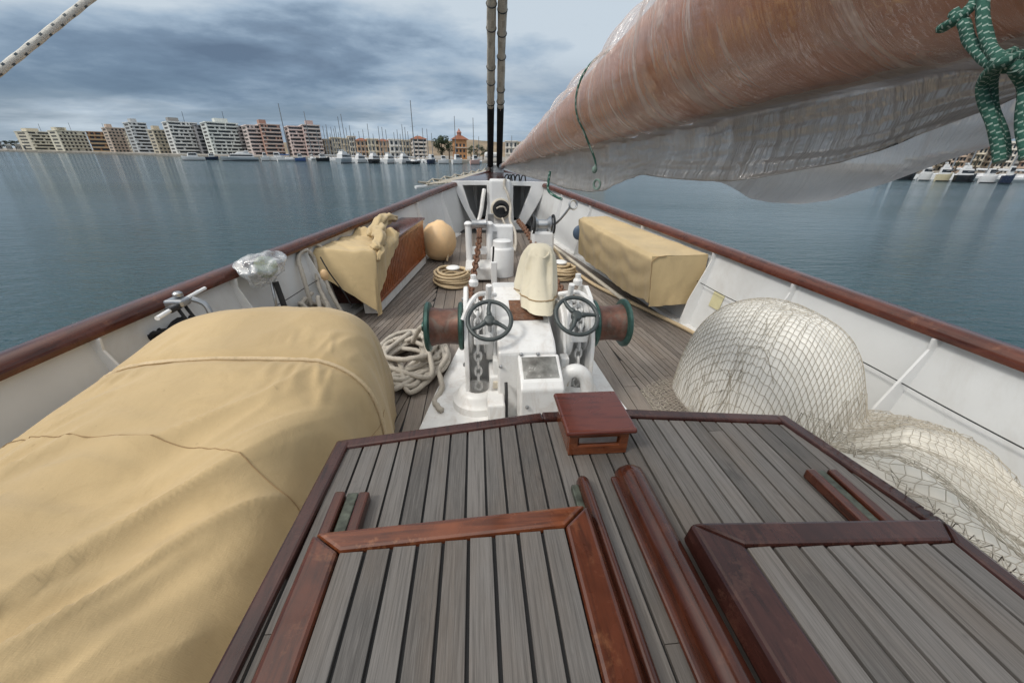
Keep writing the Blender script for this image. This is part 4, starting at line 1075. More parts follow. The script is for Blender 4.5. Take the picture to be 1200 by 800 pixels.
# ------------------------------------------------------------------ ropes
def coil(cx, cy, r0, turns, label, mat, wob=.03, rr=.016, tagx=True):
    t = thing('rope_coil', label, 'rope', (cx, cy, zdeck(cy)), group='rope coils on the foredeck'); z0 = zdeck(cy)
    pts = []; n = turns*16
    for i in range(n):
        a = 2*math.pi*i/16; k = i/n; lay = (i//16)
        r = r0*(1-.34*((lay*0.37) % 1))+wob*noise.noise(V((a*.35, lay*2.3, cx)))
        pts.append((cx+r*math.cos(a)*(1.0+.22*noise.noise(V((lay*1.7, 1, 1))))+.06*noise.noise(V((lay*2.1, 9, 1))), cy+r*1.2*math.sin(a)+.09*noise.noise(V((lay*1.3, 3, 1))), z0+rr+.15*k+.035*noise.noise(V((a*.45, lay*1.9, 4)))))
    MB().tube(spline(pts, 2), rr, 7, twist=26, lobe=.12).build('coil', mat, t, smooth=180)
    if tagx:
        mb = MB(); mb.ball((cx+.01, cy-.02, z0+.20), (.085, .10, .022), 14, 8); mb.build('white_tag', M['plastic_white'], t, smooth=180)
    return t
coil(-.30, 4.52, .225, 11, 'coil of tan rope beside the rusty chain and round fender', M['rope_tan'])
coil(1.06, 4.72, .20, 9, 'coil of tan rope beside the cream motor hood', M['rope_tan'])
def pile(cx, cy, sx, sy, n, h, seed, rr=.017):
    rng = random.Random(seed); pts = []; a = rng.random()*6
    for i in range(n):
        a += rng.uniform(.55, 1.5)*(1 if (i//9) % 2 == 0 else -1); k = rng.uniform(.35, 1.0)
        pts.append((cx+sx*k*math.cos(a), cy+sy*k*math.sin(a), zdeck(cy)+rr+h*(i/n)*(1.15-k)+rng.uniform(0, h*.25)))
    return spline(pts, 7)
t = thing('rope_heap', 'heap of grey rope loops on the deck beside a copper drum', 'rope', (-.47, 2.55, 0))
MB().tube(pile(-.54, 2.62, .31, .48, 64, .17, 5), .0185, 8, twist=24, lobe=.13).build('loops', M['rope_grey'], t, smooth=180)
MB().tube(pile(-.50, 2.55, .27, .40, 34, .27, 15), .0185, 8, twist=24, lobe=.13).build('loops', M['rope_grey'], t, smooth=180)
MB().tube(spline([(-.30, 2.35, .10), (-.26, 2.2, .05), (-.30, 2.08, .022), (-.27, 1.98, .05), (-.24, 1.93, .052)], 8), .0185, 8, twist=24, lobe=.13).build('loose_end', M['rope_grey'], t, smooth=180)
MB().tube(spline([(-.50, 2.6, .2), (-.42, 2.48, .36), (-.34, 2.30, .46), (-.29, 2.2, .43), (-.30, 2.18, .40)], 8), .0185, 8, twist=24, lobe=.13).build('turn_on_drum', M['rope_grey'], t, smooth=180)
t = thing('rope_heap', 'grey rope tangle between the bulwark and the tan locker cover', 'rope', (-1.35, 3.1, .1))
RC = at_z(362, 345, .42)
for sd_ in (8, 18):
    MB().tube([q+V((RC.x, RC.y, .01)) for q in pile(0, 0, .15, .27, 46, .42, sd_)], .017, 8, twist=24, lobe=.13).build('loops', M['rope_grey'], t, smooth=180)
MB().tube(spline([(-1.42, 3.16, .30), (-1.46, 3.22, .55), (-1.50, 3.30, .68), (-1.47, 3.40, .72), (-1.44, 3.46, .62), (-1.42, 3.38, .45), (-1.36, 3.28, .35), (-1.27, 3.2, .20)], 8), .018, 8, twist=24, lobe=.13).build('hanging_bight', M['rope_grey'], t, smooth=180)
MB().tube(spline([(-1.50, 3.42, .70), (-1.45, 3.56, .74), (-1.40, 3.60, .66), (-1.40, 3.5, .5), (-1.3, 3.35, .3), (-1.18, 3.3, .06), (-1.05, 3.2, .03)], 8), .018, 8, twist=24, lobe=.13).build('hanging_bight', M['rope_grey'], t, smooth=180)

# black rope hank and clamp at the port rail
BH = at_z(198, 391, .545)
t = thing('black_rope_hank', 'bundle of black rope stuffed between the bulwark and the boat cover', 'rope', tuple(BH))
for s in range(3):
    rng = random.Random(30+s); pts = []
    for i in range(24):
        a = i*1.9+rng.uniform(-.5, .5); k = rng.uniform(.5, 1)
        pts.append((BH.x+.085*k*math.cos(a)+.02*s, BH.y+.14*k*math.sin(a)+.02*s, BH.z+.07*k*math.sin(a*1.7+s)))
    MB().tube(spline(pts, 5), .015, 7).build('loops', M['black'], t, smooth=180)
MB().tube(spline([BH+V((-.09, -.24, -.02)), BH+V((-.05, -.12, 0)), BH], 5), .012, 7).build('grey_tail', M['rope_grey'], t)

ra, rb_ = at_z(184, 373, .755), at_z(234, 342, .755); rc = (ra+rb_)/2; rd = (rb_-ra).normalized()
t = thing('rail_clamp', 'steel clamp with black straps and white rods on the inner edge of the bulwark cap', 'rail clamp', tuple(rc))
MB().tube([ra, ra.lerp(rb_, .42)], .011, 8).build('white_rod', M['plastic_white'], t)
MB().tube([rc+V((.02, 0, .02)), rb_+V((.02, .02, .015))], .010, 8).build('white_rod', M['plastic_white'], t)
MB().tube([ra.lerp(rb_, .30)+V((.0, 0, -.01)), rb_+V((-.03, .03, -.005))], .009, 8).build('steel_rod', M['steel'], t)
MB().box(rc+V((-.01, 0, .01)), (.09, .07, .04)).build('clamp', M['steel'], t, smooth=0, bevel=.01)
MB().box(rc-rd*.06, (.035, .08, .03)).build('black_grip', M['dark'], t, smooth=0, bevel=.008)
MB().tube(spline([rc+V((.03, .05, .01)), rc+V((.08, .06, -.03)), rc+V((.10, .04, -.13)), rc+V((.09, .02, -.20))], 5), .015, 8).build('steel_arm', M['steel'], t)
for k in range(2):
    MB().tube(spline([rc+V((.0, -.03+.05*k, 0)), rc+V((.05, -.06+.05*k, -.07)), rc+V((.08, -.04+.05*k, -.15)), rc+V((.10, .0+.04*k, -.20))], 5), .008, 7).build('black_strap', M['black'], t)
MB().lathe([(.0, 0), (.022, .005), (.022, .022), (.014, .03), (0, .03)], rc+V((-.01, .02, .03)), (0, 0, 1), 12).build('knob', M['steel'], t)

# lamp on a bracket under a clear plastic bag
def clearbag():
    t = MT('clear_plastic_bag'); t.N.remove(t.b)
    tr = t.nd('ShaderNodeBsdfTransparent'); gl = t.nd('ShaderNodeBsdfGlossy'); gl.inputs['Roughness'].default_value = .12
    df = t.nd('ShaderNodeBsdfDiffuse'); df.inputs['Color'].default_value = (.72, .74, .76, 1)
    n = t.noise(t.co(), 14, 4, .6, 1.2); bp = t.nd('ShaderNodeBump'); bp.inputs['Strength'].default_value = .8; bp.inputs['Distance'].default_value = .02; t.L.new(n, bp.inputs['Height'])
    t.L.new(bp.outputs[0], gl.inputs['Normal']); t.L.new(bp.outputs[0], df.inputs['Normal'])
    m1 = t.nd('ShaderNodeMixShader'); t.L.new(t.rng(n, .40, .65, .16, .60), m1.inputs[0]); t.L.new(tr.outputs[0], m1.inputs[1]); t.L.new(df.outputs[0], m1.inputs[2])
    m2 = t.nd('ShaderNodeMixShader'); m2.inputs[0].default_value = .28; t.L.new(m1.outputs[0], m2.inputs[1]); t.L.new(gl.outputs[0], m2.inputs[2]); t.L.new(m2.outputs[0], t.out.inputs[0])
    return t.m
M['bag'] = clearbag()
bx0 = V((-1.50, 2.78, .74))
t = thing('bagged_lamp', 'lamp on a dark bracket wrapped in a crumpled clear plastic bag by the rail', 'lamp', (-1.46, 2.7, .2))
MB().tube(spline([(-1.40, 2.72, .10), (-1.41, 2.72, .4), (-1.44, 2.74, .64)], 5), .020, 9).build('bracket', M['dark'], t)
MB().tube(spline([(-1.46, 2.68, .30), (-1.45, 2.69, .5), (-1.47, 2.74, .64)], 5), .010, 8).build('steel_tube', M['steel'], t)
MB().lathe([(.0, -.06), (.05, -.05), (.075, 0), (.07, .05), (.03, .06), (0, .06)], bx0+V((0, 0, -.01)), (.3, -.4, .7), 18).build('lamp_head', plain('lamp_green', (.30, .36, .22), .5), t)
def bagf(u, v):
    th = math.pi*u; a = 2*math.pi*v; d = V((math.sin(th)*math.cos(a), math.sin(th)*math.sin(a), math.cos(th)))
    r = 1+.34*noise.noise(d*1.7+V((.4, .2, 0)))+.07*noise.noise(d*6.0+V((3, 1, 2)))
    return bx0+V((d.x*.125*r, d.y*.20*r-.03, d.z*.085*r*(1.0 if d.z > 0 else 1.5)+.02))
MB().grid(bagf, 36, 48).build('plastic_bag', M['bag'], t, smooth=180)

# ------------------------------------------------------------------ boom in plastic
AP = at_y(588, 195, 8.55)
NB = V((.507, .3, 1.728)); RB = .150
def ax(Y): k = (Y-.3)/(8.55-.3); return NB.lerp(AP, k)
def rad(Y): return max(.03, RB*(1-(Y-.3)/(8.55-.3))+.004)
def boom_mat():
    t = MT('varnished_boom'); g = t.noise(t.co((30, 1.6, 30)), 1.0, 5, .6, .5); b = t.noise(t.co((2, .8, 2)), 1.2, 4, .6)
    c = t.mix(t.rng(b, .35, .65), (.40, .135, .048), (.54, .215, .085)); c = t.mix(t.mul(t.rng(g, .45, .7), .45), c, (.15, .05, .022)); t.base(c); t.rough(.4); t.b.inputs['Coat Weight'].default_value = .3
    return t.m
M['boom'] = boom_mat()
bys = [-.75+.25*i for i in range(37)]
t = thing('boom', 'long varnished wooden boom running from the bow overhead to the right', 'boom', tuple(NB))
MB().tube([ax(Y) for Y in bys if Y < 8.5], [rad(Y) for Y in bys if Y < 8.5], 28).build('spar', M['boom'], t, smooth=60)
MB().lathe([(.02, -.1), (.055, -.08), (.06, .05), (.02, .08)], AP, (0, 1, 0), 14).build('end_fitting', M['steel'], t)

def plane_z(px, py):       # where a sight line meets the vertical plane through the boom
    d = ray(px, py); a1 = (AP.x-NB.x)/(AP.y-NB.y); a0 = NB.x-a1*NB.y
    tt = a0/(d.x-a1*d.y); q = C+d*tt; return q.y, q.z
def zsag(pts):
    q = sorted(plane_z(*p) for p in pts); ys = [a for a, b in q]; zs = [b for a, b in q]
    return lambda Y: float(np.interp(Y, ys, zs))
SAG = zsag([(603, 203), (622, 209), (640, 214), (660, 222), (685, 226), (703, 224), (722, 213), (742, 205), (775, 210), (810, 213), (850, 214), (880, 211), (960, 194), (1040, 166), (1100, 145), (1150, 124), (1200, 100)])
SAG2 = zsag([(700, 226), (742, 206), (780, 216), (830, 228), (870, 237), (905, 239), (940, 234), (1000, 213), (1060, 186), (1120, 163), (1160, 148), (1200, 131)])
def film(name, lo, hi, streak, tint=(.62, .60, .58)):
    t = MT(name); t.N.remove(t.b)
    tr = t.nd('ShaderNodeBsdfTransparent'); gl = t.nd('ShaderNodeBsdfGlossy'); gl.inputs['Roughness'].default_value = .13
    df = t.nd('ShaderNodeBsdfDiffuse'); df.inputs['Color'].default_value = (*tint, 1); tl = t.nd('ShaderNodeBsdfTranslucent'); tl.inputs['Color'].default_value = (*tint, 1)
    n = t.noise(t.co((1.2, 6.5, 1.2)), 1.6, 5, .62, 1.1); n2 = t.noise(t.co((2.5, 22, 2.5)), 1.2, 4, .6, .9); n3 = t.noise(t.co((8, 3, 8)), 1.3, 4, .6, .6)
    h = t.add(t.add(t.mul(n, 1.0), t.mul(n2, .45)), t.mul(n3, .3))
    bp = t.nd('ShaderNodeBump'); bp.inputs['Strength'].default_value = .85; bp.inputs['Distance'].default_value = .04; t.L.new(h, bp.inputs['Height'])
    for q in (gl, df): t.L.new(bp.outputs[0], q.inputs['Normal'])
    md = t.nd('ShaderNodeMixShader'); md.inputs[0].default_value = .45; t.L.new(df.outputs[0], md.inputs[1]); t.L.new(tl.outputs[0], md.inputs[2])
    lw = t.nd('ShaderNodeLayerWeight'); lw.inputs['Blend'].default_value = .45
    wide = t.noise(t.co((1.0, 3.2, 1.0)), 1.5, 3, .5, 1.6)
    fac = t.add(t.add(t.rng(n, .35, .65, lo, hi), t.mul(t.rng(n2, .56, .72), streak)), t.add(t.mul(lw.outputs['Facing'], .24), t.mul(t.rng(wide, .60, .72), .35)))  # wrinkle streaks: denser film plus highlights put into the opacity
    cl = t.nd('ShaderNodeClamp'); cl.inputs['Max'].default_value = .93; t.L.new(fac, cl.inputs[0]); fac = cl.outputs[0]
    m1 = t.nd('ShaderNodeMixShader'); t.L.new(fac, m1.inputs[0]); t.L.new(tr.outputs[0], m1.inputs[1]); t.L.new(md.outputs[0], m1.inputs[2])
    m2 = t.nd('ShaderNodeMixShader'); m2.inputs[0].default_value = .16; t.L.new(m1.outputs[0], m2.inputs[1]); t.L.new(gl.outputs[0], m2.inputs[2]); t.L.new(m2.outputs[0], t.out.inputs[0])
    return t.m
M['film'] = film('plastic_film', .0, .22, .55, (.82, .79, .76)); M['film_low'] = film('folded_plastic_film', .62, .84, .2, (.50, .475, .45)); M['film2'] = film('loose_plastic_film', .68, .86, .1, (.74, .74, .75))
NY = 240
FY = [-.42+.30*0+(8.42+.42)*((i/NY)**2.0) for i in range(NY+1)]
def wrapf(u, v):
    Y = FY[round(u*NY)]; c = ax(Y); r = rad(Y); pin = 1.0
    n1 = noise.noise(V((Y*7.0, v*3.0, 1.5))); n2 = noise.noise(V((Y*19.0+v*4, v*2.5, 6.5)))
    zb = SAG(Y)
    R = (r*1.05+.010 if v < .36 else r*1.05+.010-(.035*r+.007)*min(1, (v-.36)/.10))+(.022*n1+.014*n2)*min(1, r/.08)
    R = max(R, r*1.015+.003)
    nv1 = .50
    if v < nv1:                                  # over the top from the far side down the near side
        a = R_(-40+ (318)*v/nv1); p = V((c.x+math.cos(a)*R, Y, c.z+math.sin(a)*R))
    elif v < .82:                                # hanging fold, near side
        k = (v-nv1)/.32; a = R_(278); s = V((c.x+math.cos(a)*R, Y, c.z+math.sin(a)*R)); e = V((c.x+.02, Y, min(zb, c.z-r*1.06)))
        p = s.lerp(e, k); p.x += .012*math.sin(math.pi*k)*(r/.15)+(.016*n1+.010*n2)*k+.006*noise.noise(V((Y*5, k*9, 3)))
    else:
        k = (v-.82)/.18; a = R_(-40); e = V((c.x+.02, Y, min(zb, c.z-r*1.06))); s = V((c.x+math.cos(a)*R, Y, c.z+math.sin(a)*R))
        p = e.lerp(s, k); p.x += .03*math.sin(math.pi*k)+.010*n1*(1-k)
    return p
t = thing('plastic_wrap', 'crumpled translucent plastic sheeting wrapped round the wooden boom', 'plastic sheeting', tuple(NB))
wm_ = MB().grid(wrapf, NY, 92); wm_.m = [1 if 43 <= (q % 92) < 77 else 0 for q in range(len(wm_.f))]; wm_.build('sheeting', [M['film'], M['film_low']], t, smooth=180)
FY2 = [-.30+(1.22)*((i/120)) for i in range(121)]
def loosef(u, v):
    Y = FY2[round(u*120)]; c = ax(Y); r = rad(Y); zt = c.z-r*1.02; zb = min(SAG2(Y), zt-.004)
    if Y > .78: zb = zb+(SAG(Y)-zb)*min(1, (Y-.78)/.12)
    z = zt+(zb-zt)*v; n1 = noise.noise(V((Y*6+v*2, v*2, 8)))
    return V((c.x+.055+.030*math.sin(math.pi*v)+.018*n1*v, Y, z))
MB().grid(loosef, 120, 30).build('loose_layer', M['film2'], t, smooth=180)

# green lashings
def fleck(i, k): return .7 if (i+k*2) % 5 == 0 else .03
def gstrand(t, pix, x, r=.0034, name='strand', per=14):
    pts = []
    for (px, py, dx) in pix:
        d = ray(px, py); pts.append(C+d*((x+dx)/d.x))
    return MB().tube(spline(pts, per), r, 8, twist=60, lobe=.10, tone=fleck).build(name, M['rope_green'], t, smooth=180)
t = thing('green_lashing', 'thick green flecked rope knotted round the boom at the upper right corner', 'rope', tuple(ax(.2)))
gstrand(t, [(1102, 34, -.004), (1122, 22, -.006), (1138, 8, 0), (1150, -12, .01), (1165, -40, .03)], .352)
gstrand(t, [(1118, 15, 0), (1130, 30, -.004), (1137, 48, -.004), (1150, 66, -.006), (1166, 76, -.010), (1182, 80, -.008), (1215, 72, 0)], .352)
gstrand(t, [(1152, -20, .01), (1152, 12, 0), (1154, 38, -.004), (1162, 58, -.006), (1176, 70, -.012), (1200, 84, -.006), (1220, 88, 0)], .350)
gstrand(t, [(1196, 66, -.002), (1178, 72, -.016), (1162, 82, -.012), (1152, 98, -.004), (1155, 120, 0), (1163, 145, .002), (1170, 168, .004), (1172, 190, .004)], .350)
gstrand(t, [(1186, 62, -.004), (1170, 70, -.020), (1164, 84, -.014), (1160, 100, -.006), (1163, 124, 0), (1170, 148, .002), (1176, 170, .004), (1177, 184, .004)], .356)
gstrand(t, [(1190, 80, -.012), (1200, 100, 0), (1199, 130, 0), (1200, 160, 0), (1203, 186, 0)], .352)
def around(t, Y, r0, nm='turn'):
    c = ax(Y); R = rad(Y)+.013; pts = []
    for i in range(28):
        a = 2*math.pi*i/28; pts.append(V((c.x+math.cos(a)*R, Y+.010*math.sin(a), c.z+math.sin(a)*R)))
    MB().tube(pts, r0, 7, closed=True, twist=50, lobe=.1, tone=fleck).build(nm, M['rope_green'], t, smooth=180)
around(t, .265, .006); 
def yof(px): return plane_z(px, 150)[0]
Y1 = yof(714)-.04
c1 = ax(Y1)
t = thing('green_lashing', 'thin green cord with a dangling loop tied round the wrapped boom', 'rope', tuple(c1))
R1 = rad(Y1)+.016
pts = [V((c1.x+math.cos(a)*R1, Y1, c1.z+math.sin(a)*R1)) for a in [R_(q) for q in range(60, 221, 16)]]
zb = SAG(Y1)
pts += [V((c1.x-.055, Y1, zb+.10)), V((c1.x-.05, Y1, zb+.06))]
MB().tube(spline(pts, 4), .0038, 6, tone=fleck).build('turn', M['rope_green'], t, smooth=180)
cl = V((c1.x-.052, Y1-.05, zb+.015)); MB().torus(cl, .017, .0042, (1, .5, 0), 20, 6).build('loop', M['rope_green'], t)
MB().ball((c1.x-.055, Y1-.01, zb+.065), (.011, .011, .014), 10, 8).build('knot', M['rope_green'], t, smooth=180)
Y2 = yof(652)-.2; c2 = ax(Y2); zb2 = SAG(Y2)
t = thing('green_lashing', 'short green cord end hanging under the boom near the bow', 'rope', tuple(c2))
MB().tube(spline([(c2.x-.06, Y2, zb2+.09), (c2.x-.07, Y2-.02, zb2+.04), (c2.x-.07, Y2-.05, zb2-.02), (c2.x-.02, Y2-.2, zb2-.05)], 5), .008, 6, tone=fleck).build('cord_end', M['rope_green'], t, smooth=180)

# ------------------------------------------------------------------ stays
def stay(px0, px1, label, w):
    A = at_y(px0, 197, 8.75); B = at_y(px1, 0, 6.0); d = (B-A); E = A+d*3.0
    t = thing('forestay', label, 'stay', tuple(A), group='wrapped stays above the bow')
    m = A+d*.49; n = 90
    pts = [m+(E-m)*i/n for i in range(n+1)]
    MB().tube(pts, [w*(.95+.10*noise.noise(V((i*.8, px0, 1)))) for i in range(n+1)], 10, twist=3, lobe=.06, lobes=2, tone=lambda i, k: .15 if (i*2+k) % 7 == 0 else .7).build('wrapped_rope', M['stay'], t, smooth=180)
    MB().tube([A-d*.03, m+d*.01], w*1.0, 10).build('black_sleeve', M['black'], t)
    MB().lathe([(w*1.5, 0), (w*1.6, .05), (w*1.3, .12), (w*.8, .2)], A-d*.02, tuple(d), 14).build('turnbuckle', M['steel'], t)
    for k in range(5):
        q = m+d*(.02+.12*k+.03*math.sin(k*4+px0)); MB().torus(q, w*1.03, w*.10, tuple(d), 14, 5).build('seizing', M['black'] if k == 0 else M['dark'], t)
    return t
stay(574.5, 576, 'tan wrapped stay with black sleeve, left one of the pair above the bow', .064)
stay(585, 589, 'tan wrapped stay with black sleeve, right one of the pair above the bow', .062)
t = thing('stem_fitting', 'white stem head fitting at the foot of the two stays', 'fitting', (.48, 8.85, 1.2))
MB().box((.49, 8.80, 1.26), (.22, .30, .16)).build('block', M['white'], t, smooth=0, bevel=.03)
MB().box((.36, 8.72, 1.50), (.30, .10, .10)).build('cross_bar', M['white'], t, smooth=0, bevel=.03)
MB().tube([(.34, 8.72, 1.2), (.34, 8.72, 1.5)], .04, 10).build('post', M['white'], t)
q0, q1 = at_d(0, 83, 1.32), at_d(104, 0, 1.32); dq = q1-q0
t = tag(MB().tube([q0-dq*2+(dq*6)*i/220 for i in range(221)], .0066, 9, twist=45, lobe=.05, tone=lambda i, k: 1.0 if (i % 5 == 0 and k in (1, 5)) or (i % 5 == 2 and k in (3, 7)) else 0.0).build('taut_rope', M['rope_white'], smooth=180), 'taut white rope with dark flecks crossing the upper left corner', 'rope')

# bowsprit and its safety net
t = thing('bowsprit', 'wooden bowsprit with a tan safety net beyond the bow', 'bowsprit', (.5, 9, 1.2))
MB().tube([(.50, 8.6, 1.12), (.53, 13.4, 1.06)], [.13, .07], 14).build('spar', M['white'], t)
wa, wb_ = at_y(487, 219.5, 7.6), at_y(516, 216.5, 8.2)
MB().tube([wa, wb_, (.25, 8.7, 1.0)], .028, 8).build('spreader_rod', M['white'], t)
E1, E0, E2 = V((.50, 13.2, 1.10)), V(wa)+V((.05, .05, .03)), V((.30, 8.75, 1.02))
mb = MB(); nn = 16
def npnt(i, j): 
    a = E0.lerp(E1, i/nn); b = E2.lerp(E1, i/nn); q = a.lerp(b, j/8); q.z += .10*math.sin(math.pi*(i % 2))-.0+.06*(1 if (i % 2 == 0 and j == 0) else 0); return q
for i in range(nn):
    for j in range(9):
        mb.tube([npnt(i, j), npnt(i+1, j)], .016, 4, caps=False)
        if j < 8: mb.tube([npnt(i, j), npnt(i+1, j+1)], .012, 4, caps=False); mb.tube([npnt(i+1, j), npnt(i, j+1)], .012, 4, caps=False)
mb.build('safety_net', M['netcord'], t, smooth=180)
# ------------------------------------------------------------------ far shore: quay, buildings, trees, boats
def shoreD(px): return float(np.interp(px, [-200, 0, 80, 150, 200, 250, 300, 400, 500, 600, 700, 850, 1000, 1100, 1200, 1400], [700, 620, 520, 430, 345, 300, 275, 245, 225, 215, 205, 185, 172, 165, 158, 150]))
def gpt(px, D, z=WATER): a = azim(px); return V((D*math.sin(a), D*math.cos(a), z))
mb = MB(); px = list(range(-200, 1401, 25)); vs = []; fs = []
for q in px:
    D = shoreD(q); vs += [gpt(q, D+6, WATER-1), gpt(q, D+6, WATER+1.1), gpt(q, D+14, WATER+1.5), gpt(q, D*2.2+300, WATER+3)]
for i in range(len(px)-1):
    for k in range(3): fs.append((i*4+k, i*4+k+1, i*4+4+k+1, i*4+4+k))
mb.add(vs, fs); struct(mb.build('quay_ground', plain('quay_stone', (.26, .24, .21), .85, var=.3, scale=.2, dirt=(.12, .11, .10), dirtamt=.5), smooth=0))
FM = {}
def fm(c, r=.75):
    k = tuple(round(v, 3) for v in c)+(r,)
    if k not in FM: FM[k] = plain('render_wall', c, r, var=.10, scale=.35, dirt=tuple(v*.72 for v in c), dirtamt=.35)
    return FM[k]
WIN = plain('window_glass', (.035, .042, .05), .18, var=.3, scale=.3); AWN = plain('shaded_opening', (.07, .065, .06), .6, var=.4, scale=.3)
TILE = plain('roof_tile', (.23, .085, .045), .8, var=.2, scale=.8)
def building(label, x0, x1, ytop, st, col, yaw=0.0, bays=5, D=None, depth=14, style='band', trim=None, roof=None, side=None, yb=None, pent=1, cat='apartment block', back=30, name='apartment_building'):
    xc = (x0+x1)/2; D = D or shoreD(xc)+back; a = azim(xc)
    L, Rr = at_d(x0, 180, D), at_d(x1, 180, D); w = math.hypot(Rr.x-L.x, Rr.y-L.y)/max(.5, math.cos(yaw)); top = at_d(xc, ytop, D).z; z0 = WATER+1.3; h = top-z0
    base = gpt(xc, D, z0); t = thing(name, label, cat, tuple(base), -a+yaw)
    wm = fm(col); tm = fm(trim or tuple(min(.8, v*1.18) for v in col)); sm = fm(side or tuple(v*.9 for v in col))
    mb = MB(); mb.box((0, depth/2, h/2), (w, depth, h)); mb.build('wall', wm, t, smooth=0, local=True)
    sh = h/st; bw = w/bays; rnd = random.Random(int(x0*7+st))
    protos = {}
    def put(key, mk, loc, name):
        if key not in protos: protos[key] = mk(); o = protos[key]
        else: o = protos[key].copy(); COL.objects.link(o); o.parent = t
        o.location = loc
    for s in range(st):
        zc = (s+.5)*sh
        if style in ('band', 'mixed'):
            put('w', lambda: MB().box((0, 0, 0), (w*.94, .10, sh*.50)).build('window', WIN, t, smooth=0, local=True), (0, -.06, zc+.1*sh), 'window')
            put('b', lambda: MB().box((0, 0, 0), (w*.99, 1.5, sh*.36)).build('balcony', tm, t, smooth=0, local=True, bevel=0), (0, -.80, s*sh+.18*sh), 'balcony')
            for k in range(bays):
                if rnd.random() < .55: put('p%d' % (k % 2), lambda: MB().box((0, 0, 0), (bw*rnd.uniform(.18, .42), 1.2, sh*.62)).build('balcony_partition', wm, t, smooth=0, local=True), (-w/2+(k+rnd.uniform(.2, .8))*bw, -.62, s*sh+.66*sh), 'balcony_partition')
        else:
            for k in range(bays):
                if rnd.random() < .92: put('w', lambda: MB().box((0, 0, 0), (bw*.50, .12, sh*.55)).build('window', WIN, t, smooth=0, local=True), (-w/2+(k+.5)*bw, -.07, zc), 'window')
            if s > 0 and style == 'grid' and bays >= 3: put('b', lambda: MB().box((0, 0, 0), (w*.92, .7, .35)).build('balcony', tm, t, smooth=0, local=True), (0, -.42, s*sh+.05), 'balcony')
        for sd in (-1, 1):
            put('s', lambda: MB().box((0, 0, 0), (.12, depth*.55, sh*.45)).build('side_window', AWN, t, smooth=0, local=True), (sd*(w/2+.07), depth*.5, zc), 'side_window')
    if roof == 'hip':
        hh = min(3.5, w*.22); ov = .8; mb = MB(); mb.hexa([(-w/2-ov, -ov, h), (w/2+ov, -ov, h), (w/2+ov, depth+ov, h), (-w/2-ov, depth+ov, h)], [(-w*.12, depth*.42, h+hh), (w*.12, depth*.42, h+hh), (w*.12, depth*.58, h+hh), (-w*.12, depth*.58, h+hh)]); mb.build('roof', TILE, t, smooth=0, local=True)
    else:
        MB().box((0, depth/2-.2, h+.25), (w+.6, depth+.8, .5)).build('roof', tm, t, smooth=0, local=True)
        for k in range(pent):
            pw = w*rnd.uniform(.22, .42); MB().box((w*rnd.uniform(-.28, .28), depth*.5, h+.5+1.2), (pw, depth*.4, 2.4)).build('penthouse', sm, t, smooth=0, local=True)
        if w > 12: MB().tube([(w*.2, depth*.5, h), (w*.2+.3, depth*.5, h+7)], .12, 5).build('antenna', M['dark'], t, local=True)
    return t
WH, CRm, BE, PK, BR, OR = (.66, .655, .63), (.60, .55, .44), (.52, .46, .36), (.56, .40, .34), (.30, .155, .085), (.58, .29, .13)
G = R_
building('wide cream apartment block at the far left end beside the dark trees', 46, 80, 155.5, 6, CRm, G(18), 6, depth=26)
building('wide pale cream apartment block with stepped stair bays, left of the brown block', 80, 112, 154.5, 6, (.62, .58, .47), G(14), 7, depth=24, style='grid', pent=2)
building('low brown brick apartment block with cream balconies', 113, 138, 155.5, 5, BR, G(-12), 4, depth=22, trim=(.50, .36, .22), pent=0)
building('pinkish beige apartment tower with a small domed roof room', 138, 159, 151, 8, (.54, .44, .36), G(10), 5, depth=18, style='grid')
building('narrow beige block squeezed between the domed tower and the glass fronted tower', 158, 168, 157, 6, BE, G(4), 2, depth=16, pent=0)
building('tall narrow tower with white frame and dark glass front', 166, 185, 145, 9, (.45, .46, .46), G(12), 3, depth=18, trim=(.70, .70, .69))
building('small sandy beige apartment block next to the first large white block', 190, 208, 153.5, 7, BE, G(12), 4, depth=16, style='grid')
building('large white apartment block with a crane behind it and a dark right side', 210, 243, 144.5, 9, WH, G(10), 6, depth=20, side=(.25, .24, .23))
building('dark grey right side of the first large white block, set back', 240, 256, 148, 8, (.22, .22, .23), G(14), 3, depth=18, back=42, pent=0)  # the white block's darker side, put into the colour of a separate volume
building('large white apartment block with green tinted balconies behind the silver yacht', 253, 289, 145, 9, (.63, .65, .62), G(10), 6, depth=20)
building('dark grey right side of the second large white block, set back', 286, 300, 149, 8, (.25, .24, .24), G(14), 3, depth=18, back=42, pent=0)  # second block's darker side, likewise a separate volume in a dark colour
building('pink and white apartment block with wide balconies', 298, 315, 148, 8, (.58, .50, .47), G(10), 3, depth=18, pent=0)
building('brick red apartment block joined to the pink and white block', 314, 336, 147, 8, (.40, .24, .19), G(10), 4, depth=18, trim=(.56, .47, .42))
building('pink apartment block with a dark red stair strip', 345, 361, 149, 8, (.60, .50, .47), G(8), 3, depth=18, pent=0)
building('white and rose apartment block at the right end of the tall row', 362, 381, 147.5, 8, (.50, .37, .34), G(8), 4, depth=18, trim=(.62, .56, .53))
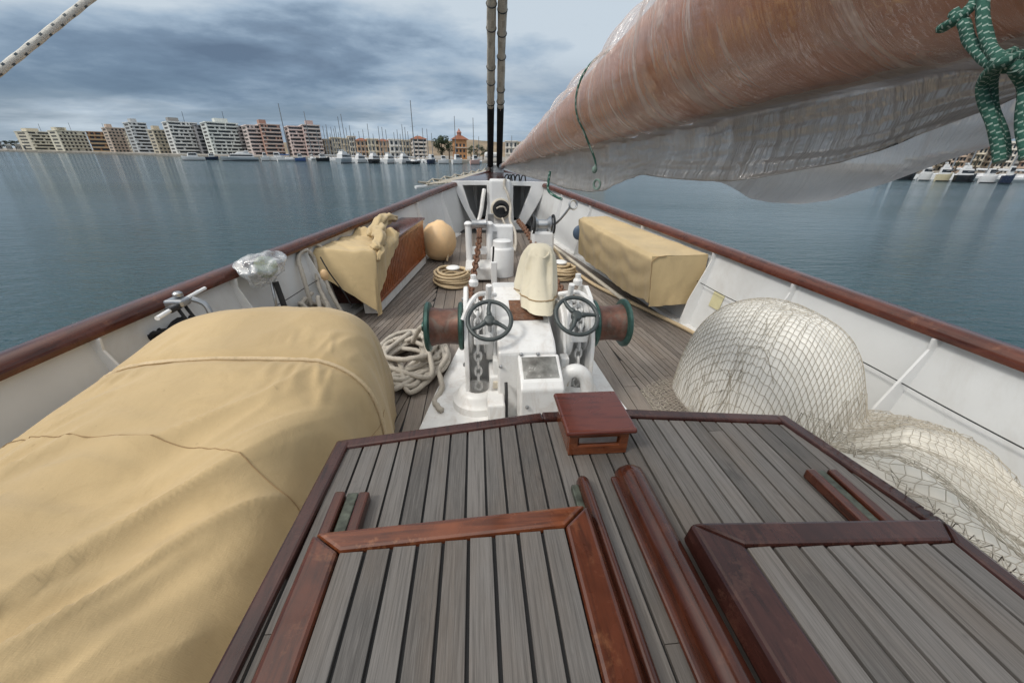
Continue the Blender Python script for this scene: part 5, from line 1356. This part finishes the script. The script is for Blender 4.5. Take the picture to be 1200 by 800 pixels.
lowb = [(383, 392, 164, 3, BE, 'low beige house right after the tall apartment row'), (392, 402, 162, 4, CRm, 'narrow cream house with four storeys behind the marina'), (402, 413, 163, 3, BE, 'sandy low house behind the large white motor yacht'), (412, 420, 160.5, 4, (.60, .57, .50), 'pale house with the tallest flat roof behind the marina masts'),
        (420, 434, 165, 3, (.55, .40, .28), 'peach coloured low house behind the marina'), (433, 446, 163.5, 3, CRm, 'cream house under the brown hill behind the marina'), (446, 458, 165.5, 3, (.48, .36, .26), 'light brown low house under the hill behind the marina'), (458, 474, 164, 3, (.66, .65, .62), 'white low house with square windows under the hill'), (473, 485, 165, 3, BE, 'beige low house just left of the red roofed house')]
for (a, b, y, st, c, lb) in lowb: building(lb, a, b, y, st, c, G(6), 3, depth=12, style='grid', pent=0, cat='house', name='house', back=45, roof='hip' if a in (420, 446) else None)
building('white balconied house with a red hipped roof left of the tall tree', 485, 501, 163, 5, (.60, .55, .50), G(6), 4, depth=12, roof='hip', cat='house', name='house', back=32)
building('low pale house half hidden behind the stays', 592, 606, 166, 3, (.60, .57, .52), G(0), 3, depth=12, style='grid', pent=0, cat='house', name='house', back=40)
building('low ochre house right of the stays', 606, 622, 169, 3, (.50, .40, .26), G(0), 3, depth=12, style='grid', pent=0, cat='house', name='house', back=44)
# orange tower with cupola
xc = 540; D = shoreD(xc)+18; s0 = gpt(xc, D, WATER+1.3); a = azim(xc); sc = D/460*1.0
w = (at_d(548, 180, D)-at_d(533, 180, D)).length; top = at_d(xc, 163.5, D).z-s0.z
t = thing('orange_tower', 'orange tower house with a red pyramid roof and a small cupola', 'tower', tuple(s0), -a+G(8))
MB().box((0, w/2, top/2), (w, w, top)).build('wall', fm((.62, .31, .14)), t, smooth=0, local=True)
MB().hexa([(-w*.66, -w*.16, top), (w*.66, -w*.16, top), (w*.66, w*1.16, top), (-w*.66, w*1.16, top)], [(-w*.22, w*.28, top+w*.28), (w*.22, w*.28, top+w*.28), (w*.22, w*.72, top+w*.28), (-w*.22, w*.72, top+w*.28)]).build('roof', TILE, t, smooth=0, local=True)
MB().lathe([(w*.17, 0), (w*.17, w*.2), (w*.22, w*.2), (w*.1, w*.33), (.05, w*.5)], (0, w/2, top+w*.28), (0, 0, 1), 8).build('cupola', fm((.34, .16, .12)), t, smooth=0, local=True)
for k, z in enumerate((.18, .45, .72)):
    for x in (-.28, 0, .28):
        m_ = MB().box((x*w, -.06, z*top), (w*.14, .12, top*.14)).build('window', WIN, t, smooth=0, local=True)
MB().box((0, -.5, top*.60), (w*.9, 1.0, .4)).build('balcony', fm((.66, .60, .52)), t, smooth=0, local=True)
# dome on the pinkish tower
# ---- low white sheds by the trees, far left
shedl = ['long low white shed under the dark trees at the left edge', 'small white hut under the dark trees', 'low grey roofed shed nearest to the cream block', 'low white kiosk between the trees and the water']
for (x0, x1, y, lb) in ((-8, 9, 169, shedl[0]), (13, 20, 170, shedl[1]), (33, 44, 171, shedl[2]), (24, 31, 169.5, shedl[3])):
    building(lb, x0, x1, y, 1, (.60, .58, .54), 0, 4, depth=8, style='grid', pent=0, back=14, cat='shed', name='shed')
# brown hill far behind the marina
mb = MB(); vs = []; fs = []
for i, q in enumerate(range(300, 720, 6)):
    Dh = 900; yt = 164.5+1.6*noise.noise(V((q*.03, 2, 1)))+.6*noise.noise(V((q*.15, 5, 1)))+4*max(0, (abs(q-480)-70)/120)
    A = at_d(q, yt, Dh); vs += [gpt(q, Dh-150, WATER), A, gpt(q, Dh+200, WATER)]
n = len(vs)//3
for i in range(n-1):
    for k in range(2): fs.append((i*3+k, i*3+k+1, i*3+3+k+1, i*3+3+k))
mb.add(vs, fs); struct(mb.build('brown_hill', plain('dry_hill', (.22, .165, .11), .95, var=.4, scale=.02, dirt=(.10, .11, .06), dirtamt=.6), smooth=180))

# trees
LEAF = plain('dark_leaves', (.040, .060, .028), .7, var=.5, scale=.4); LEAF2 = plain('pine_needles', (.022, .036, .022), .75, var=.5, scale=.4); BARK = plain('bark', (.10, .075, .055), .9, var=.3)
def tree(label, px, ytop, wpx, D, mat=None, flat=1.0, n=900, seed=0, group=None, name='tree'):
    rng = random.Random(seed); b = gpt(px, D, WATER+1.4); H = at_d(px, ytop, D).z-b.z; w = (at_d(px+wpx/2, 180, D)-at_d(px-wpx/2, 180, D)).length
    t = thing(name, label, 'tree', tuple(b), 0, group)
    mb = MB(); mb.tube([(0, 0, -.2), (.1, 0, H*.3), (0, .1, H*.75)], [H*.035+.1, H*.028+.07, .06], 7)
    for k in range(4):
        a = rng.random()*6.28; mb.tube([(0, 0, H*.35), (math.cos(a)*w*.25, math.sin(a)*w*.25, H*.65)], [.12, .04], 5)
    mb.build('trunk', BARK, t, local=True)
    mb = MB(); cl = [(V((rng.gauss(0, w*.20), rng.gauss(0, w*.20), H*(.30+.55*rng.random()))), w*rng.uniform(.16, .30)) for _ in range(15)]
    for _ in range(n):
        c, r = rng.choice(cl); d = V((rng.gauss(0, 1), rng.gauss(0, 1), rng.gauss(0, 1))).normalized()*r*rng.random()**.4; d.z *= .75*flat; p = c+d
        if p.z > H: p.z = H-rng.random()*.8
        s = w*rng.uniform(.025, .06); u = V((rng.gauss(0, 1), rng.gauss(0, 1), rng.gauss(0, 1))).normalized(); v = u.orthogonal().normalized()
        mb.add([p-u*s, p-v*s*.7, p+u*s, p+v*s*.7], [(0, 1, 2, 3)])
    mb.build('crown', mat or LEAF, t, smooth=0, local=True); return t
tree('tall dark leafy tree left of the orange tower', 518, 156.5, 17, shoreD(518)+16, seed=3, n=1500)
tree('shorter dark tree close to the orange tower', 526.5, 162.5, 12, shoreD(526)+14, seed=4, n=900)
for i, (px_, yt, wp) in enumerate(((552, 168.5, 9), (559, 167.5, 10), (566, 168.5, 9), (572, 169, 8))):
    tree(['round dark tree right of the orange tower', 'widest dark tree in the clump between the orange tower and the stays', 'dark tree left of the stays', 'small dark tree just beside the stays'][i], px_, yt, wp, shoreD(px_)+18, seed=10+i, n=700, group='dark trees right of the orange tower')
for i, (px_, yt, wp) in enumerate(((-6, 162.5, 14), (4, 163, 13), (14, 163.8, 12), (24, 162.3, 13), (34, 163.5, 12), (43, 162, 12))):
    tree('dark umbrella pine in the row at the far left shore', px_, yt, wp, shoreD(px_)+28, LEAF2, .6, 700, 20+i, 'dark pines on the far left shore', 'pine_tree')
tree('small tree with a round crown seen right of the stays', 607, 163.5, 9, shoreD(607)+20, seed=40, n=600)

# boats
HULLS = {'white': plain('white_gelcoat', (.70, .70, .70), .25, var=.04), 'grey': plain('silver_gelcoat', (.34, .38, .41), .25, var=.06), 'black': plain('black_gelcoat', (.015, .017, .02), .25), 'navy': plain('navy_gelcoat', (.02, .03, .06), .25), 'cream': plain('cream_gelcoat', (.60, .53, .36), .3), 'rose': plain('rose_gelcoat', (.55, .36, .32), .3), 'blue': plain('blue_cover', (.05, .10, .25), .6)}
DKW = plain('tinted_glass', (.02, .024, .03), .12)
def hullmb(L, B, Hh, bow=.25):
    mb = MB(); st = [(-.5, .80, 0), (-.3, .95, 0), (0, 1, .02), (.25, .85, .10), (.42, .45, .22), (.5, .04, .34)]
    vs = []; fs = []
    for (q, w, rise) in st:
        zt = Hh*(1+rise); x = q*L; hw = B/2*w
        vs += [(x-(0.06*L if q > .3 else 0), -hw*.55, -.25), (x, -hw, zt*.55), (x, -hw, zt), (x, hw, zt), (x, hw, zt*.55), (x-(0.06*L if q > .3 else 0), hw*.55, -.25)]
    for i in range(len(st)-1):
        for k in range(6): fs.append((i*6+k, i*6+(k+1) % 6, (i+1)*6+(k+1) % 6, (i+1)*6+k))
    fs += [tuple(range(5, -1, -1)), tuple((len(st)-1)*6+k for k in range(6))]
    return mb.add(vs, fs)
def place(px, D, yaw): return gpt(px, D, WATER), -azim(px)+yaw
def yacht(label, x0, x1, ytop, D, hull='white', yaw=0.0, decks=2, group=None):
    xc = (x0+x1)/2; p, rz = place(xc, D, yaw); w = (at_d(x1, 184, D)-at_d(x0, 184, D)).length
    foreshort = abs(math.cos(yaw))+.32*abs(math.sin(yaw)); L = w/foreshort; B = L*.30; T = max(1.6, at_d(xc, ytop, D).z-WATER)
    Hh = T*(.36 if decks > 1 else .45); t = thing('motor_yacht', label, 'motor yacht', tuple(p), rz, group)
    hullmb(L, B, Hh).build('hull', HULLS[hull], t, local=True, smooth=30)
    MB().box((0, 0, .12), (L*.97, B*.97, .16)).build('waterline_stripe', HULLS['black'], t, local=True, smooth=0)
    Wm = HULLS['white']
    def cab(xa, xb, z0, z1, k, nm): 
        mb = MB(); hb = B*.40*k; mb.hexa([(xa, -hb, z0), (xb, -hb, z0), (xb, hb, z0), (xa, hb, z0)], [(xa+.03*L, -hb*.88, z1), (xb-.09*L, -hb*.80, z1), (xb-.09*L, hb*.80, z1), (xa+.03*L, hb*.88, z1)]); return mb.build(nm, Wm, t, local=True, smooth=0, bevel=.08)
    hc = (T-Hh)
    if decks > 1:
        cab(-.40*L, .30*L, Hh, Hh+hc*.52, 1, 'cabin'); MB().hexa([(-.36*L, -B*.405, Hh+hc*.18), (.27*L, -B*.405, Hh+hc*.18), (.27*L, B*.405, Hh+hc*.18), (-.36*L, B*.405, Hh+hc*.18)], [(-.35*L, -B*.385, Hh+hc*.40), (.235*L, -B*.375, Hh+hc*.40), (.235*L, B*.375, Hh+hc*.40), (-.35*L, B*.385, Hh+hc*.40)]).build('window', DKW, t, local=True, smooth=0)
        cab(-.30*L, .10*L, Hh+hc*.52, Hh+hc*.80, .8, 'flybridge')
        mb = MB(); mb.hexa([(-.24*L, -B*.33, Hh+hc*.84), (-.12*L, -B*.33, Hh+hc*.84), (-.12*L, B*.33, Hh+hc*.84), (-.24*L, B*.33, Hh+hc*.84)], [(-.28*L, -B*.30, Hh+hc), (-.20*L, -B*.30, Hh+hc), (-.20*L, B*.30, Hh+hc), (-.28*L, B*.30, Hh+hc)]); mb.build('radar_arch', Wm, t, local=True, smooth=0)
    else:
        cab(-.22*L, .25*L, Hh, T*.96, 1, 'cabin'); MB().hexa([(-.17*L, -B*.41, Hh+hc*.40), (.19*L, -B*.41, Hh+hc*.40), (.19*L, B*.41, Hh+hc*.40), (-.17*L, B*.41, Hh+hc*.40)], [(-.16*L, -B*.375, Hh+hc*.8), (.155*L, -B*.36, Hh+hc*.8), (.155*L, B*.36, Hh+hc*.8), (-.16*L, B*.375, Hh+hc*.8)]).build('window', DKW, t, local=True, smooth=0)
    MB().tube([(.46*L, -B*.10, Hh*1.28+.7), (.25*L, -B*.42, Hh*1.1+.7), (-.1*L, -B*.49, Hh+.7)], .05, 5).build('railing', M['steel'], t, local=True)
    return t
def sailboat(label, px, ytop, D, hull='white', yaw=0.0, L=9.0, cover=None, group=None, lean=0.0):
    p, rz = place(px, D, yaw); t = thing('sailboat', label, 'sailboat', tuple(p), rz, group); Hm = at_d(px, ytop, D).z-WATER; B = L*.3
    hullmb(L, B, 1.0).build('hull', HULLS[hull], t, local=True, smooth=30)
    MB().hexa([(-.15*L, -B*.3, 1), (.22*L, -B*.22, 1), (.22*L, B*.22, 1), (-.15*L, B*.3, 1)], [(-.13*L, -B*.25, 1.6), (.16*L, -B*.18, 1.5), (.16*L, B*.18, 1.5), (-.13*L, B*.25, 1.6)]).build('cabin', HULLS['white'], t, local=True, smooth=0)
    MB().tube([(.06*L, 0, .9), (.06*L+lean*Hm, 0, Hm)], [.15+Hm*.003, .10+Hm*.002], 6).build('mast', M['mastmetal'], t, local=True)
    MB().tube([(.05*L, 0, 2.2), (-.36*L, 0, 2.3)], .07, 6).build('boom', M['mastmetal'], t, local=True)
    MB().tube([(.03*L, 0, 2.4), (-.34*L, 0, 2.45)], .22, 7).build('sail_cover', HULLS[cover] if cover else HULLS['white'], t, local=True)
    MB().box((.06*L+lean*Hm*.6, 0, Hm*.6), (.05, B*.62, .06)).build('spreader', M['mastmetal'], t, local=True, smooth=0)
    return t
M['mastmetal'] = plain('mast_alloy', (.24, .25, .26), .5, .3); M['mastdark'] = plain('dark_mast', (.05, .055, .06), .5)
G_ = 'boats moored along the far quay'
def dB(px): return shoreD(px)-14
yacht('white low motor yacht with sloping bow, first in the row from the left', 212, 240, 178.5, 200, 'white', G(180+6), 1, G_)
yacht('small dark hulled motorboat between the white low yacht and the silver yacht', 240, 256, 179.5, 215, 'navy', G(5), 1, G_)
yacht('long silver grey motor yacht before the second white block', 258, 303, 176.5, 195, 'grey', G(186), 2, G_)
yacht('small white cabin cruiser between the silver yacht and the tall white mast', 305, 316, 178.5, 205, 'white', G(10), 1, G_)
yacht('white cabin cruiser with dark windscreen left of the tall white mast', 316, 334, 178, 205, 'white', G(-20), 1, G_)
sailboat('sailboat with the tallest pale mast before the pink apartment blocks', 338, 122, 200, 'white', G(15), 9, 'blue', G_)
yacht('small boat under a blue cover beside the tall pale mast', 345, 358, 180, 198, 'blue', G(0), 1, G_)
yacht('low black hulled motorboat before the rose coloured block', 370, 386, 180, 205, 'black', G(0), 1, G_)
yacht('large white motor yacht with three rows of windows, biggest at the marina', 392, 416, 175.5, 172, 'grey', G(60), 2, G_)
yacht('white motor yacht moored right of the biggest white yacht', 414, 431, 178.5, 180, 'white', G(55), 2, G_)
yacht('black hulled motor yacht with white upper deck in the marina', 430, 448, 178, 176, 'black', G(60), 2, G_)
yacht('white motor yacht with rounded upper deck right of the black hulled yacht', 448, 465, 178.5, 178, 'white', G(62), 2, G_)
yacht('white motor yacht with pointed top left of the tall dark mast', 466, 482, 178.5, 180, 'white', G(58), 2, G_)
s_ = sailboat('black sailboat with the very tall dark mast', 485.5, 117.5, 176, 'black', G(70), 12, None, G_, .012)
yacht('navy motorboat with white cabin right of the tall dark mast', 499, 512, 180.5, 180, 'navy', G(60), 1, G_)
yacht('small white motorboat left of the white boat below the orange tower', 513, 526, 182, 188, 'white', G(10), 1, G_)
yacht('white motor yacht moored in front of the orange tower', 528, 543, 180.5, 182, 'white', G(40), 1, G_)
yacht('rose tinted motorboat right below the orange tower', 550, 563, 181.5, 182, 'rose', G(30), 1, G_)
GM = 'thin masts of the marina'
ml = [(366, 131, .0, 'sailboat with a tall thin mast before the rose coloured block'), (384, 148, .01, None), (388, 146, .008, None), (393, 149, .0, None), (398, 148, -.01, None), (403, 137, -.02, 'sailboat with a high mast leaning left behind the biggest white yacht'), (407, 134, -.03, 'sailboat with the higher of two close masts behind the biggest white yacht'), (414.5, 147, -.02, None), (435, 145, .0, 'sailboat with a lone mast left of the peach house'), (447, 148, -.01, 'sailboat with a lone mast above the brown hill'), (455, 152, .0, None), (474, 146, .01, None), (477, 149, .02, None), (497, 150, .0, 'sailboat with a short mast beside the red roofed house'), (502, 151, .0, None), (534, 136, .0, 'sailboat with a tall mast rising left of the orange tower cupola'), (555, 138, .0, 'sailboat with a tall white mast right of the orange tower'), (561, 160, .0, None), (599, 159, .0, 'sailboat with a mast just right of the stays'), (387, 153, .01, None), (391, 156, 0, None), (396, 151, -.01, None), (400.5, 155, 0, None), (410, 150, .01, None), (418, 156, 0, None), (429, 152, -.01, None), (440, 157, 0, None), (451, 149, .005, None), (468, 152, 0, None), (471, 157, .01, None), (480, 154, 0, None), (491, 158, 0, None), (507, 156, -.005, None), (376, 152, 0, None), (424, 154, 0, None), (464, 155, 0, None)]
for (px_, yt, ln, lb) in ml:
    sailboat(lb or 'sailboat hidden behind the motor yachts with only its thin mast showing', px_, yt, dB(px_)+4, 'white', G(70), 8, None, GM if not lb else G_, ln*.5)

# starboard shore: hillside houses and boats behind the plastic
DR = 150
rb = [(1040, 1056, 200.5, 'black', 1, 'low black motorboat half hidden by the plastic skirt'), (1057, 1085, 188.5, 'black', 2, 'black hulled motor yacht with swept white top on the right shore'), (1086, 1104, 189, 'white', 2, 'white motor yacht between the black yacht and the cream boat'), (1106, 1128, 190, 'cream', 2, 'cream coloured motor yacht on the right shore'), (1128, 1158, 191, 'black', 2, 'black hulled motor yacht with a long white upper deck beside the green rope'), (1159, 1184, 197, 'white', 1, 'low white motorboat under the hanging green rope'), (1185, 1204, 194, 'navy', 1, 'navy motorboat at the right edge of the picture')]
for (a, b, yt, h, dk, lb) in rb: yacht(lb, a, b, yt, 128, h, G(35), dk, 'boats on the right shore')
for i, (px_, yt) in enumerate(((1068, 176), (1095, 172), (1120, 168), (1139, 165), (1163, 166), (1190, 168), (1212, 170))):
    sailboat('thin masted sailboat behind the motor yachts on the right shore', px_, yt, 146, 'white', G(60), 8, None, 'sailboats on the right shore')
rh = [(1062, 1082, 187, 2, CRm, 'low cream house peeping over the black yacht on the right shore'), (1082, 1100, 184, 3, (.58, .50, .40), 'beige house behind the white yacht on the right shore'), (1100, 1118, 180, 3, (.62, .57, .48), 'pale house behind the cream yacht on the right shore'), (1117, 1134, 177, 4, (.50, .38, .29), 'brown house between two pale houses on the right hillside'), (1134, 1154, 173, 4, (.60, .55, .46), 'pale four storey house beside the green rope on the right hillside'), (1153, 1172, 171, 5, (.55, .47, .38), 'beige house behind the hanging green rope'), (1171, 1190, 168, 5, (.62, .58, .52), 'tall pale house right of the hanging green rope'), (1189, 1212, 167, 5, (.52, .40, .32), 'tall brownish house at the right edge')]
for i, (a, b, yt, st, c, lb) in enumerate(rh): building(lb, a, b, yt, st, c, G(-8+5*(i % 3)), 4, D=172+9*(i % 3), depth=10, style='grid', pent=0, cat='house', name='house', roof='hip' if i % 3 == 1 else None)
for i, (px_, yt, wp) in enumerate(((1110, 182, 9), (1126, 184, 8), (1148, 178, 9), (1168, 178, 8), (1180, 176, 9))):
    tree('dark bushy tree among the houses of the right shore', px_, yt, wp, 168, seed=60+i, n=350, group='trees among the houses of the right shore')
